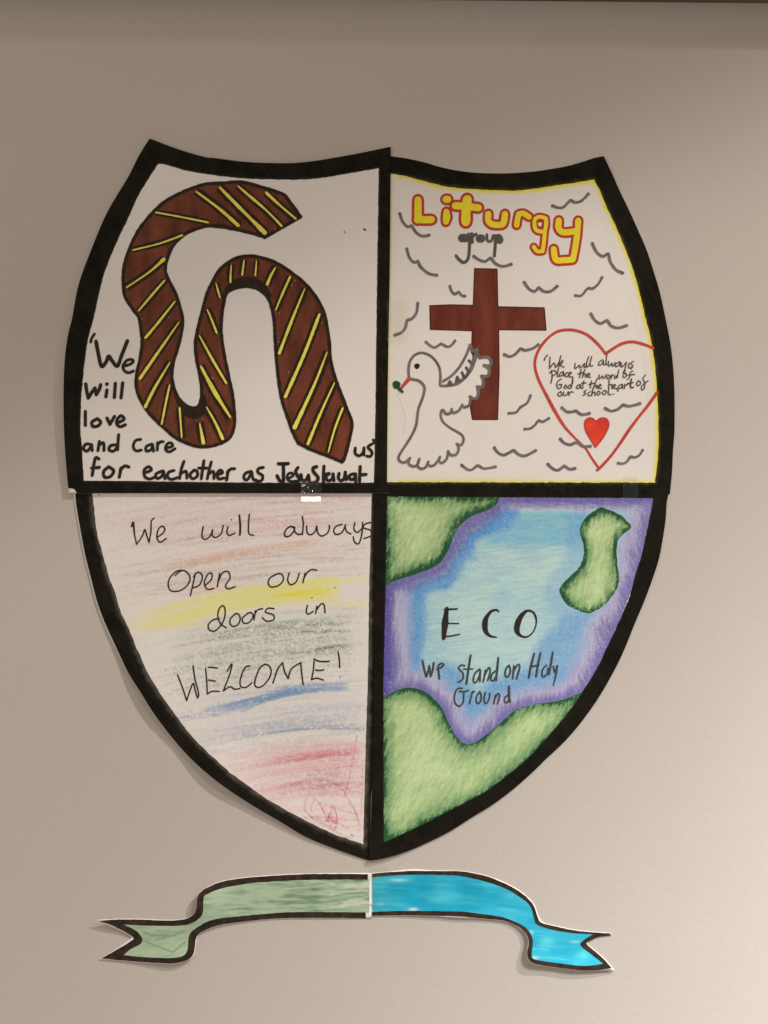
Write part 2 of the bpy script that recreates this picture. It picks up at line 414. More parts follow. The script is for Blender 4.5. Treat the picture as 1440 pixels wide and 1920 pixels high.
# ---- upper right
paper(SH_UR, UR_out, M_paper, Q2)
UR_bin = wob(UR_in, .6, 6, 5)
border(SH_UR, .12, UR_out * 1.0, UR_bin, Q2, border_col(UR_in, (215, 203, 183), 6.0, (66, 58, 24), 6))
# ---- lower left
paper(SH_LL, LL_out, M_paper, Q3)
fill("black_border", SH_LL, .14, LL_b, M_border, Q3, grid=3.2, colf=border_col(LL_in_line, (203, 190, 172), 10.0, (84, 76, 64), 13))
# ---- lower right
paper(SH_LR, LR_out, M_paper, Q4)
border(SH_LR, .16, LR_out * 1.0, wob(LR_in, .5, 6, 8), Q4, border_col(LR_in, (215, 203, 183), 2.5, (34, 34, 24), 9))

# ------------------------------------------------------------------ the tie (upper left)
tie_o = (zB([(655, 665), (600, 590), (560, 535), (520, 495), (370, 445), (240, 410), (160, 404), (80, 412), (0, 415)]) +
  zA([(1120, 425), (980, 475), (840, 550), (740, 640), (650, 750), (590, 860), (550, 960), (527, 1060), (525, 1180), (540, 1270), (600, 1365)]) +
  zC([(640, 60), (657, 150), (665, 250), (650, 370), (625, 480), (622, 580), (650, 670), (720, 780), (820, 880), (930, 970), (1080, 1028), (1200, 1022), (1310, 975), (1352, 900), (1360, 800), (1345, 650), (1310, 480), (1280, 330), (1262, 200), (1260, 80)]) +
  zB([(90, 1260), (135, 1215), (220, 1190), (300, 1195), (370, 1230), (420, 1295), (445, 1380)]) +
  zD([(457, 100), (465, 250), (480, 450), (510, 660), (560, 820), (600, 930), (640, 1005)]))
tie_o2 = zD([(740, 1055), (860, 1100), (965, 1145)])
tie_o3 = zD([(985, 1110), (1020, 980), (1040, 855), (1000, 740), (920, 530), (880, 380), (870, 250), (840, 60)]) + \
  zB([(790, 1300), (700, 1180), (580, 1080), (470, 1010), (350, 970), (260, 960), (160, 980), (60, 1050)]) + \
  zA([(1200, 1140), (1150, 1250), (1115, 1380)]) + \
  zC([(1080, 160), (1065, 260), (1075, 380), (1100, 500), (1112, 600), (1105, 690), (1080, 733), (1020, 733), (950, 680), (905, 590), (890, 500), (900, 400), (930, 300), (960, 180), (970, 80)]) + \
  zA([(955, 1360), (920, 1250), (870, 1150), (840, 1070), (855, 980), (900, 880), (980, 800), (1080, 755), (1180, 733), (1300, 738)]) + \
  zB([(100, 747), (200, 768), (300, 792), (385, 820)])
tie_poly = smooth_path([tie_o, [tie_o[-1]] + tie_o2, [tie_o2[-1]] + tie_o3, [tie_o3[-1], tie_o[0]]], 3)
tie = fill("necktie_drawing", SH_UL, .10, tie_poly, M_brown, Q1, grid=6)
ol = Ink(SH_UL, .26)
# outline drawn just inside the shape
for seg in (tie_o, [tie_o[-1]] + tie_o2, [tie_o2[-1]] + tie_o3, [tie_o3[-1], tie_o[0]]):
    ol.stroke(seg, 6.2, jit=.15)
for seg, w in ((zB([(75, 1270), (110, 1205), (170, 1160), (250, 1145), (320, 1155), (380, 1195), (425, 1260)]), (5, 11, 14, 15, 13, 10, 5)),
               (zC([(905, 600), (945, 700), (1010, 775), (1080, 785), (1130, 740), (1130, 650)]), (4, 8, 15, 17, 12, 4)),
               (zA([(1180, 740), (1290, 745), (1380, 745)]), (3, 6, 3))):
    ol.stroke(seg, w)
stripes = [
 (zA([(770, 633), (960, 668), (1160, 708)]), (3, 3.2, 4)), (zA([(600, 915), (800, 865), (965, 805)]), (3, 3, 4)),
 (zA([(550, 1195), (720, 1080), (828, 985)]), (2.5, 3, 7)), (zA([(640, 1370), (750, 1240), (833, 1145)]), (3, 4.5, 3)),
 (zC([(692, 212), (790, 95), (910, -57)]), (5, 4.5, 3)), (zC([(650, 518), (780, 330), (940, 100)]), (6, 5, 2)),
 (zC([(690, 730), (760, 590), (873, 400)]), (6, 5, 2)), (zC([(813, 860), (840, 720), (872, 570)]), (3, 4.5, 3)),
 (zC([(963, 960), (955, 850), (947, 740)]), (3, 3, 4)), (zC([(1125, 1000), (1112, 930), (1098, 858)]), (7, 5, 2)),
 (zC([(1270, 970), (1215, 850), (1150, 735)]), (6, 4.5, 2.5)), (zC([(1328, 810), (1210, 620), (1108, 430)]), (3, 8, 4)),
 (zC([(1297, 553), (1190, 370), (1097, 200)]), (4, 5, 2.5)), (zC([(1225, 175), (1180, 60), (1155, 5)]), (4, 4, 2.5)),
 (zA([(1250, 1272), (1235, 1220), (1220, 1165)]), (3, 3.5, 2)), (zA([(1328, 1155), (1330, 1090), (1335, 1030)]), (4, 3, 2)),
 (zB([(217, 1100), (223, 1050), (230, 995)]), (4, 3, 2.5)), (zB([(315, 1105), (320, 1050), (323, 997)]), (3, 3, 2)),
 (zB([(405, 1172), (430, 1110), (465, 1048)]), (6, 5, 2.5)), (zB([(468, 1365), (520, 1240), (575, 1118)]), (2.5, 4, 4.5)),
 (zB([(495, 1688), (590, 1440), (685, 1207)]), (5.5, 5, 2)), (zD([(540, 655), (680, 340), (795, 40)]), (6, 6, 5)),
 (zD([(610, 885), (760, 560), (853, 322)]), (8, 5, 2)), (zD([(710, 1008), (800, 790), (908, 552)]), (6, 4.5, 2)),
 (zD([(863, 1068), (910, 900), (970, 742)]), (2.5, 4, 4)),
 (zA([(1072, 477), (1250, 610), (1385, 730)]), (3, 5, 7)), (zB([(50, 447), (180, 580), (300, 700), (385, 785)]), (4, 6.5, 5, 9)),
 (zB([(187, 437), (260, 500), (400, 620), (512, 735)]), (3, 5.5, 3.5, 4)), (zB([(398, 487), (500, 580), (618, 680)]), (6, 4, 3.5))]
for p, w in stripes:
    p = np.array(p); d = p[-1] - p[0]; d /= np.hypot(*d); n = np.array([-d[1], d[0]]); mw = max(w) / 2
    for sgn in (-1, 1):
        a = random.uniform(4.0, 6.0)
        q = p + n * sgn * (mw + a / 2 - .6)
        ol.stroke(q, (a * .8, a * 1.1, a), jit=.25)
ol.build("outline", M_tieline, tie)
for p, w in stripes:
    st = Ink(SH_UL, .52); st.stroke(p, np.array(w) * .98, jit=.16); st.build("stripe", M_yellow, tie)
sp = Ink(SH_UL, .62)
for zf, pts in ((zC, [(865, 62), (1190, 510), (1200, 520), (1120, 820), (668, 70)]), (zB, [(612, 1142), (463, 760), (590, 1180), (497, 1387)]), (zD, [(812, 102), (492, 245), (565, 470)])):
    for p in zf(pts): sp.dot(p, 1.3)
sp.build("unfilled_specks", M_paper, tie)["kind"] = "stuff"

def word(name, sheet, off, z, strokes, w, mat, parent, text, dots=(), dw=None, straight=False):
    k = Ink(sheet, off, 1.3)
    for s_ in strokes:
        if isinstance(s_, tuple): k.stroke(z(s_[0]), s_[1], straight)
        else: k.stroke(z(s_), w, straight)
    for d_ in dots: k.dot(z([d_])[0], dw or w * 1.1)
    return k.build(name, mat, parent, text)

T1 = 'thick black marker word "%s"'
def w1(z, st, w, text, dots=()): word("word", SH_UL, .30, z, st, w, M_black, Q1, T1 % text, dots)
w1(zC, [([(308, 185), (288, 215), (280, 245)], 5), [(320, 240), (333, 310), (360, 425), (395, 395), (415, 352), (440, 385), (480, 425), (512, 345), (555, 237)],
        ([(525, 425), (575, 412), (600, 388), (580, 375), (545, 388), (522, 430), (535, 462), (565, 475), (600, 462)], 5.5)], 7, "We")
w1(zC, [[(243, 560), (250, 610), (262, 665)], [(262, 665), (290, 620), (312, 590)], [(312, 590), (322, 640)], [(322, 640), (345, 600), (354, 565)], [(402, 605), (394, 655)], [(465, 555), (458, 660)], [(520, 552), (508, 663)]], 6.3, "Will", [(402, 560)])
w1(zC, [[(240, 765), (240, 870)], [(330, 820), (290, 845), (298, 878), (338, 872), (355, 845), (330, 820)], [(402, 815), (425, 862)], [(425, 862), (458, 803)],
        [(482, 850), (530, 825), (510, 798), (482, 820), (475, 855), (500, 880), (540, 865)]], 6, "love")
w1(zC, [[(288, 1015), (245, 1010), (226, 1045), (255, 1062), (288, 1020)], [(288, 1020), (292, 1058)], [(345, 990), (335, 1060)], [(340, 1020), (375, 1000), (380, 1058)], [(490, 940), (485, 1000), (482, 1053)], [(475, 1015), (430, 1022), (418, 1052), (450, 1064), (482, 1030)]], 5.7, "and")
w1(zC, [[(655, 975), (615, 985), (600, 1030), (620, 1060), (660, 1055)], [(740, 1010), (698, 1028), (698, 1062), (735, 1050), (745, 1015)], [(745, 1015), (752, 1062)], [(782, 1000), (780, 1055)], [(780, 1022), (800, 995), (825, 992)],
        [(845, 1040), (895, 1025), (880, 1000), (852, 1012), (842, 1050), (870, 1068), (912, 1045)]], 5.4, "Care")
w1(zC, [[(342, 1122), (318, 1112), (305, 1160), (292, 1245)], [(287, 1190), (345, 1185)], [(415, 1180), (378, 1215), (385, 1258), (430, 1252), (452, 1210), (415, 1180)], [(508, 1190), (495, 1258)], [(502, 1205), (535, 1175), (567, 1182)]], 6, "for")
w1(zC, [[(685, 1225), (735, 1205), (715, 1180), (682, 1205), (685, 1252), (720, 1272), (760, 1258)], [(815, 1212), (770, 1235), (778, 1268), (815, 1250), (825, 1212)], [(825, 1212), (838, 1270)], [(905, 1208), (865, 1222), (857, 1255), (885, 1275), (930, 1262)],
        [(980, 1140), (960, 1200), (948, 1268)], [(955, 1232), (995, 1215), (1002, 1265)], [(1055, 1205), (1025, 1240), (1045, 1270), (1080, 1250), (1078, 1215), (1055, 1205)], [(1130, 1135), (1120, 1200), (1110, 1270)], [(1090, 1190), (1150, 1190)],
        [(1185, 1145), (1170, 1200), (1155, 1270)], [(1165, 1235), (1200, 1215), (1205, 1268)], [(1230, 1240), (1270, 1225), (1250, 1205), (1228, 1235), (1240, 1270), (1280, 1265)], [(1312, 1210), (1300, 1280)], [(1305, 1222), (1330, 1198), (1360, 1195)]], 5.6, "eachother")
w1(zD, [[(285, 1215), (240, 1230), (230, 1265), (255, 1278), (288, 1222)], [(288, 1222), (300, 1275), (318, 1278)], [(375, 1185), (338, 1195), (335, 1222), (370, 1248), (360, 1285), (318, 1285)]], 5.6, "as")
w1(zX, [[(132, 176), (188, 178), (243, 174)], [(187, 180), (190, 260), (190, 370)], [(190, 370), (150, 370), (118, 312)], ([(240, 345), (298, 310), (280, 280), (240, 295), (235, 350), (270, 375), (330, 370)], 5), [(352, 220), (327, 262), (345, 310), (375, 350), (330, 385)],
        [(385, 300), (400, 360), (440, 362), (470, 310)], [(470, 305), (478, 370)], [(562, 210), (522, 225), (530, 270), (578, 330), (560, 378), (500, 395)]], 6.4, "Jesus")
w1(zX, [[(645, 205), (640, 300), (640, 388)], [(645, 300), (700, 285)], [(705, 290), (668, 320), (690, 368), (738, 345), (748, 290)], [(748, 290), (758, 368)], [(815, 285), (808, 340), (840, 368), (875, 335), (885, 270)], [(885, 275), (895, 355)],
        [(975, 290), (932, 310), (938, 350), (985, 345), (1000, 290)], [(1000, 290), (1002, 385)], [(1053, 208), (1048, 300), (1045, 380)], [(1055, 300), (1118, 297)]], 6.0, "taught")
w1(zD, [[(1065, 1040), (1065, 1080), (1095, 1098), (1125, 1070), (1130, 1038)], [(1130, 1038), (1130, 1092)], [(1190, 1010), (1160, 1032), (1190, 1070), (1180, 1102), (1152, 1100)], ([(1196, 975), (1207, 1005)], 3.5), ([(1212, 975), (1222, 1005)], 3.5)], 5.4, "us")
for p, w in (([(1127, 757), (1142, 765)], 2.6), ([(980, 770), (988, 788)], 1.0)): k = Ink(SH_UL, .3); k.stroke(zB(p), w); k.build("ink_spot", M_black, Q1)
for p, r in ((zC([(607, 515)])[0], 6), (zC([(650, 740)])[0], 6), (zD([(1008, 730)])[0], 6)): k = Ink(SH_UL, .05); k.dot(p, r); k.build("yellow_smudge", M_smudge, Q1)

# ------------------------------------------------------------------ upper right drawings
ur_in2 = UR_in
def glow(x, y):
    d = dist(x, y, thin(UR_in, 2), True)
    n = vn(x, y, 10, seed=21); n2 = vn(x, y, 3, seed=22)
    s_ = np.where(x < 745, .35, np.where(y > 880, .8, 1.0)) * (.75 + .5 * n)
    t = np.clip(np.exp(-((d / (6.2 + 3 * (n2 - .5))) ** 2)) * s_, 0, 1)
    t = np.where(d > 16, 0, t)
    return mix(np.broadcast_to(PAPER * .972, (len(x), 3)), alb((212, 194, 40), (215, 203, 183)), t)
def inset(poly, d):
    P = np.array(poly); t = np.roll(P, -2, 0) - np.roll(P, 2, 0); t /= np.hypot(t[:, 0], t[:, 1])[:, None]
    n = np.stack([t[:, 1], -t[:, 0]], -1)
    Q = P + n * d
    if not pip(np.array([Q[10, 0]]), np.array([Q[10, 1]]), P)[0]: Q = P - n * d
    return Q
gin = smooth_path([[(748, 345), (860, 372), (970, 376), (1100, 358), (1106, 362)], [(1106, 362), (1150, 465), (1190, 590), (1210, 700), (1215, 820), (1208, 884)], [(1208, 884), (742, 884)], [(742, 884), (748, 345)]], 4)
fill("yellow_edging", SH_UR, .05, UR_in, M_edging, Q2, holes=[gin], grid=2.4, colf=glow)

cross_pts = [(890, 503.5), (932, 504.5), (933.5, 575), (975, 576), (1020.5, 577), (1024, 619), (935, 618), (936, 696), (933, 786.5), (886, 786.5), (881, 758), (883, 700), (885.5, 620), (807, 617.5), (806, 573), (847, 571.5), (887.5, 572.5)]
cross = fill("cross", SH_UR, .09, dens(cross_pts, 5), M_cross, Q2, grid=7)
k = Ink(SH_UR, .14)
for a, b in zip(cross_pts, cross_pts[1:] + cross_pts[:1]): k.stroke([a, b], 2.0, True)
k.build("outline", M_crossedge, cross)

def dpart(name, mat, st, w, off, parent, dots=(), z=zG):
    k = Ink(SH_UR, off)
    for s_ in st:
        if isinstance(s_, tuple): k.stroke(z(s_[0]), s_[1])
        else: k.stroke(z(s_), w)
    for c, r in dots: k.dot(z([c])[0], r)
    return k.build(name, mat, parent)
dove_poly = spline(zG([(618, 835), (605, 740), (545, 590), (490, 550), (430, 538), (370, 560), (330, 610), (318, 700), (325, 765), (400, 785), (455, 830), (455, 900), (410, 1030), (395, 1130), (340, 1290), (232, 1470), (245, 1510), (330, 1530), (430, 1575), (570, 1540), (700, 1440), (790, 1360), (805, 1290), (700, 1220), (610, 1110), (630, 1050), (700, 1070), (800, 1010), (862, 1000),
   (872, 935), (925, 942), (938, 905), (940, 845), (983, 835), (985, 755), (1035, 743), (1042, 700), (1005, 655), (1050, 648), (1058, 612), (1030, 580), (960, 578), (945, 545), (925, 570), (905, 620), (870, 700), (800, 790), (720, 830)]), 3, True)
dove = fill("dove", SH_UR, .20, dove_poly, M_paper, Q2, grid=8)
wing2 = fill("raised_wing", SH_UR, .20, spline(zG([(625, 815), (700, 745), (770, 670), (830, 575), (868, 535), (890, 560), (880, 620), (830, 720), (750, 790), (680, 812)]), 3, True), M_paper, dove, grid=6)
dpart("outline", M_grey, [
  ([(622, 832), (600, 825), (604, 740), (590, 660), (545, 590), (490, 550), (430, 536), (370, 558), (332, 610), (318, 680), (322, 760)], 5),
  ([(322, 765), (360, 775), (400, 782), (445, 815), (462, 860), (445, 940), (410, 1030), (398, 1100), (385, 1190), (340, 1290), (250, 1430), (228, 1475), (240, 1510), (285, 1520), (330, 1482)], 5),
  [(330, 1482), (318, 1530), (350, 1555), (395, 1545), (415, 1490)], [(412, 1492), (397, 1550), (430, 1578), (470, 1565), (495, 1515)], [(492, 1518), (500, 1550), (540, 1550), (575, 1515), (600, 1470)],
  [(600, 1472), (592, 1510), (620, 1525), (660, 1490), (672, 1420)], [(672, 1420), (700, 1455), (745, 1450), (768, 1410), (762, 1375), (750, 1355)],
  [(750, 1355), (790, 1365), (812, 1320), (800, 1280), (760, 1250), (690, 1210), (630, 1160), (608, 1110), (610, 1060), (628, 1048)],
  [(628, 1048), (650, 1082), (690, 1080), (705, 1040)], [(705, 1045), (720, 1075), (770, 1055), (800, 1002)], [(800, 1005), (820, 1025), (862, 1005), (875, 930)]], 4.8, .30, dove)
dpart("outline", M_grey, [
  ([(870, 930), (920, 950), (945, 900), (935, 840)], 6), ([(935, 840), (980, 840), (990, 790), (975, 745)], 6), ([(975, 745), (1030, 745), (1045, 700), (1030, 670), (998, 650)], 6.5),
  ([(998, 650), (1050, 652), (1060, 612), (1030, 577), (955, 578)], 6.5), ([(955, 578), (938, 545), (935, 505)], 6),
  ([(618, 835), (680, 832), (760, 810), (830, 750), (880, 680), (912, 590), (935, 505)], (4, 5, 6, 6.5, 7.5, 8, 6)), ([(630, 790), (700, 745), (770, 670), (830, 570), (872, 462)], 5), ([(872, 465), (895, 520), (925, 510)], 6)], 5, .32, dove)
dpart("feather_mark", M_dgrey, [([(690, 795), (675, 822)], 6), ([(690, 795), (705, 822)], 5), ([(752, 752), (745, 795)], 4), ([(755, 752), (775, 790)], 5), ([(798, 712), (815, 752)], 5), ([(836, 668), (856, 702)], 5), ([(862, 606), (888, 632)], 5.5), ([(832, 762), (868, 700)], 4)], 5, .36, dove)
dpart("eye", M_black, [], 5, .36, dove, [((393, 655), 10.5)])
dpart("beak", M_redline, [([(322, 768), (290, 805), (252, 852)], (8, 6.5, 5))], 6, .34, dove)
dpart("olive_leaf", M_green, [([(215, 835), (235, 862), (262, 886)], (6, 6, 5))], 6, .36, dove, [((208, 822), 15)])
M_faint = ink_mat("faint pencil", alb((176, 166, 148)), alb((196, 184, 166)), 300, .8)
for p in ([(215, 900), (255, 1000), (285, 1130), (270, 1260)], [(880, 1260), (905, 1220)]): k = Ink(SH_UR, .06); k.stroke(zG(p), .8); k.build("faint_pencil_line", M_faint, Q2)
for p, r in ((768, 372), 2.6), ((826, 452), 3.4): k = Ink(SH_UR, .06); k.dot(zG([p])[0], r); k.build("faint_smudge", M_faint, Q2)

birds = [(zE, [(238, 628), (265, 700), (310, 745), (345, 738), (385, 795), (440, 828), (500, 820)]), (zE, [(302, 945), (325, 1020), (365, 1065), (400, 1058), (430, 1110), (500, 1165), (570, 1180)]),
 (zE, [(905, 1010), (960, 1045), (1010, 1055), (1055, 1028), (1100, 1075), (1165, 1100), (1240, 1082)]), (zE, [(690, 1280), (705, 1325), (735, 1350), (768, 1333), (795, 1362), (825, 1368)]),
 (zF, [(270, 555), (320, 572), (370, 565), (430, 508), (470, 525), (530, 510), (590, 450)]), (zF, [(628, 895), (665, 970), (720, 1010), (770, 990), (790, 1060), (840, 1130), (900, 1160)]),
 (zF, [(15, 1245), (60, 1305), (110, 1325), (145, 1295), (190, 1325), (250, 1325), (310, 1280)]), (zF, [(475, 1362), (530, 1362), (585, 1300), (630, 1300), (680, 1260), (715, 1200)]),
 (zG, [(400, 90), (390, 170), (350, 225), (305, 245), (290, 305), (255, 350), (195, 375)]), (zG, [(475, 438), (520, 475), (560, 485), (610, 455), (660, 478), (700, 470), (735, 428)]),
 (zG, [(1180, 550), (1230, 568), (1280, 545), (1325, 500), (1370, 512), (1440, 492), (1485, 462)]), (zH, [(615, 185), (650, 240), (700, 270), (760, 245), (795, 290), (860, 310), (935, 290)]),
 (zG, [(1415, 920), (1385, 985), (1325, 1025), (1285, 1070), (1220, 1078)]), (zH, [(20, 1220), (70, 1215), (110, 1185), (145, 1145), (180, 1155), (235, 1125)]),
 (zH, [(355, 1030), (400, 1065), (450, 1065), (480, 1058), (530, 1090), (600, 1080)]), (zH, [(745, 1035), (800, 1058), (860, 1040), (905, 1005), (960, 1015), (1055, 992)]),
 (zJ, [(340, 495), (375, 530), (430, 545), (490, 525), (540, 560), (610, 560)]), (zJ, [(228, 722), (270, 760), (320, 775), (375, 740), (420, 765), (470, 760)]),
 (zJ, [(860, 712), (910, 715), (945, 690), (970, 655), (1010, 660), (1050, 640), (1080, 595)]), (zI, [(1090, 670), (1120, 710), (1170, 735), (1220, 715), (1265, 695), (1310, 730), (1370, 740), (1460, 695)]),
 (zI, [(795, 825), (850, 865), (890, 865), (940, 830), (990, 855), (1050, 850), (1100, 840)])]
for i, (z, p) in enumerate(birds):
    q = z(p); k = Ink(SH_UR, .30)
    w = 4.4 if i in (3, 9, 12, 13, 18, 20, 7) else 5.0
    k.stroke(q, (w * 1.1, w * .95, w, w * 1.1, w, w * .95, w * 1.15), jit=.1)
    k.dot(q[0], w * 1.25); k.dot(q[-1], w * 1.25)
    k.dot(q[len(q) // 2], w * 1.3)
    k.build("curved_mark", M_grey, Q2)

# title letters: red outline, yellow fill
def letter(z, st, yw, rw, ch):
    red = Ink(SH_UR, .18); yel = Ink(SH_UR, .24)
    for s_ in st:
        ww = yw
        if isinstance(s_, tuple): s_, ww = s_
        red.stroke(z(s_), tuple(np.atleast_1d(ww) + 2 * rw) if hasattr(ww, '__len__') else ww + 2 * rw, jit=.02)
    for s_ in st:
        ww = yw
        if isinstance(s_, tuple): s_, ww = s_
        yel.stroke(z(s_), ww, jit=.04)
    o = red.build("title_letter", M_red, Q2, 'hand drawn letter "%s" filled yellow with a red outline' % ch)
    yel.build("letter_fill", M_title, o)
    return o
def seg(*p): return [p[i] for i in range(len(p))]
letter(zE, [[(402, 502), (402, 600), (402, 680)], [(402, 680), (470, 682), (522, 680)], ([(400, 680), (420, 672)], 15)], 13.5, 4.8, "L")
i_ = letter(zE, [([(655, 498), (668, 498)], 13.5), ([(658, 610), (660, 650), (653, 700)], (11, 14.5, 11))], 13, 4.6, "i")
letter(zE, [([(845, 500), (835, 600), (832, 700)], 17), ([(738, 556), (840, 562), (945, 574)], 13)], 15, 5, "t")
letter(zE, [[(1035, 630), (1035, 690), (1070, 722), (1130, 728), (1170, 715), (1185, 630)]], 11.5, 4.8, "u")
letter(zE, [([(1290, 730), (1297, 680), (1308, 635)], 10), ([(1308, 632), (1350, 625), (1400, 655)], 10.5)], 10.5, 4.6, "r")
letter(zF, [[(200, 665), (150, 655), (110, 680), (108, 740), (130, 780), (190, 790)], [(208, 668), (212, 720), (200, 790), (192, 880), (180, 960)], [(180, 965), (130, 965), (100, 925)]], 7.2, 4.3, "g")
letter(zF, [[(325, 688), (325, 760), (370, 795), (470, 785)], ([(500, 690), (492, 800), (475, 920), (455, 1030)], 11), ([(450, 1040), (380, 1045), (300, 1040), (280, 945)], 11.5)], 11.5, 4.6, "y")
k = Ink(SH_UR, .16); k.dot(zF([(155, 720)])[0], 15); k.build("letter_counter", M_red, Q2)
k = Ink(SH_UR, .28); k.dot(zF([(155, 722)])[0], 7.5); k.build("letter_counter", M_paper, Q2)
word("word", SH_UR, .30, zE, [([(800, 845), (832, 845)], 15.5), ([(858, 810), (866, 900), (855, 1025), (818, 1065), (778, 1045), (745, 1005)], 5.5), ([(885, 810), (888, 882)], 7), ([(888, 830), (925, 812)], 6), ([(958, 850), (972, 850)], 15.5),
   ([(1022, 815), (1028, 868), (1062, 872), (1080, 822)], 5), ([(1100, 825), (1097, 920), (1090, 1008)], 5.5), ([(1126, 845), (1136, 862)], 15.5)], 6, M_dgrey, Q2, 'grey word "group" with blobbed round letters')

hl = Ink(SH_UR, .16)
hl.stroke(zH([(1172, 492), (1090, 460), (1000, 437), (920, 445), (850, 475), (748, 542)]), 5.6)
hl.stroke(zH([(745, 542), (680, 460), (590, 380), (500, 340), (410, 328), (310, 345), (220, 410), (150, 500), (115, 590), (112, 670), (145, 780), (210, 910), (290, 1060), (370, 1190), (440, 1270), (500, 1330), (570, 1400), (620, 1480), (690, 1580)]), (5.5, 5.5, 5.5, 5, 5.5, 5.2, 5.5, 6.5, 6, 4, 4, 5))
hl.stroke(zJ([(672, 775), (720, 730), (800, 640), (880, 530), (960, 410), (1050, 290), (1130, 190), (1208, 78)]), (6, 5.2, 5, 6, 6, 5, 6, 6))
ho = hl.build("heart_outline", M_redline, Q2)
sh_poly = spline(zJ([(655, 572), (615, 500), (570, 420), (556, 350), (575, 312), (620, 303), (658, 335), (700, 305), (745, 305), (775, 335), (776, 385), (745, 450), (700, 515)]), 2.5, True)
small = fill("small_heart", SH_UR, .16, sh_poly, M_heart, Q2, grid=5)
k = Ink(SH_UR, .22)
k.stroke(zJ([(655, 568), (615, 500), (570, 420), (560, 350), (578, 316), (620, 307), (656, 338)]), 3.4); k.stroke(zJ([(656, 338), (700, 309), (745, 309), (771, 338), (772, 385), (742, 450), (700, 515), (655, 568)]), 3)
k.build("outline", M_redline, small)

T3 = 'tiny handwritten word "%s" inside the red heart'
def w3(st, text, dots=()): word("word", SH_UR, .34, zW, st, 2.0, M_smallpen, Q2, T3 % text, dots, 2.6)
w3([([(105, 98), (78, 128), (68, 158)], 2.4), [(135, 120), (130, 190), (130, 255)], [(130, 255), (180, 190), (200, 245)], [(200, 245), (240, 180), (262, 105)], [(262, 105), (245, 180), (235, 242)], [(240, 205), (285, 160), (270, 200), (245, 212), (300, 240)]], "We")
w3([[(430, 195), (428, 255), (480, 215)], [(480, 215), (490, 250), (530, 205)], [(540, 195), (535, 245), (560, 225)], [(590, 112), (562, 200), (570, 240), (600, 200)], [(625, 112), (605, 190), (612, 228), (635, 220)]], "will")
w3([[(752, 150), (712, 180), (705, 215), (740, 205), (762, 160)], [(762, 160), (765, 212), (790, 200)], [(802, 85), (792, 190), (805, 212)], [(820, 170), (825, 228), (860, 190)], [(860, 190), (870, 230), (900, 185)], [(950, 175), (910, 200), (905, 232), (940, 220), (958, 180)], [(958, 180), (962, 232)], [(970, 190), (980, 238), (1030, 180)], [(1030, 180), (1020, 240), (1000, 300)],
    [(1115, 170), (1082, 195), (1108, 225), (1085, 262)], [(1062, 190), (1058, 245), (1100, 240)]], "always")
w3([[(148, 280), (160, 350), (145, 428)], [(128, 305), (180, 278), (208, 308), (155, 350)], [(235, 255), (222, 310), (225, 350), (250, 340)], [(290, 290), (252, 312), (248, 345), (282, 330), (292, 295)], [(292, 295), (298, 345)], [(345, 300), (312, 320), (322, 350), (350, 342)], [(352, 335), (388, 308), (365, 300), (352, 345), (400, 355)], [(402, 355), (400, 420), (385, 460)]], "Place")
w3([[(500, 265), (490, 320), (480, 362)], [(462, 318), (530, 300)], [(545, 265), (525, 320), (515, 362)], [(520, 340), (552, 315), (552, 360)], [(570, 345), (605, 325), (588, 310), (567, 345), (612, 360)]], "the")
w3([[(690, 370), (678, 398)], [(710, 330), (715, 378), (748, 340)], [(748, 340), (765, 372), (795, 325)], [(818, 330), (797, 355), (815, 376), (840, 352), (818, 330)], [(855, 328), (850, 378)], [(850, 350), (888, 328)], [(942, 268), (932, 320), (925, 362)], [(932, 338), (892, 350), (895, 372), (928, 352)]], "word")
w3([[(1015, 305), (990, 340), (1010, 362), (1035, 335), (1015, 305)], [(1020, 280), (990, 300), (1030, 318)], [(1110, 285), (1078, 300), (1068, 360), (1040, 385)], [(1050, 335), (1130, 322)]], "of")
w3([[(268, 378), (232, 400), (212, 440), (228, 488), (262, 480), (268, 448)], [(235, 445), (275, 440)], [(315, 448), (297, 475), (315, 490), (332, 465), (315, 448)], [(362, 448), (345, 480), (372, 488), (390, 462), (362, 448)], [(402, 372), (392, 430), (385, 485)]], "God")
w3([[(482, 445), (447, 462), (450, 490), (480, 478), (490, 448)], [(490, 448), (498, 490)], [(532, 400), (520, 450), (518, 492)], [(500, 432), (560, 422)]], "at")
w3([[(622, 400), (612, 440), (608, 482)], [(590, 442), (662, 425)], [(688, 380), (660, 440), (640, 500)], [(655, 470), (682, 450), (682, 490)], [(700, 478), (735, 455), (718, 440), (697, 480), (742, 490)]], "the")
w3([[(828, 388), (825, 440), (822, 482)], [(825, 455), (858, 440), (862, 490)], [(872, 475), (905, 455), (884, 442), (870, 482), (915, 490), (935, 522)], [(978, 440), (938, 460), (942, 490), (975, 475), (985, 440)], [(985, 440), (988, 490)], [(1012, 440), (1010, 490)], [(1010, 460), (1050, 440)], ([(1090, 378), (1078, 440), (1085, 480), (1112, 475)], 2.8), [(1040, 432), (1112, 418)]], "heart")
w3([[(1182, 400), (1152, 420), (1160, 455), (1195, 440), (1192, 408), (1165, 402)], [(1258, 330), (1225, 370), (1245, 420), (1240, 490), (1215, 505), (1212, 460), (1285, 400)]], "of")
w3([[(258, 525), (227, 550), (242, 580), (275, 565), (262, 528)], [(295, 528), (297, 570), (335, 562), (345, 530)], [(350, 528), (360, 572)], [(358, 552), (380, 528), (408, 535)]], "our")
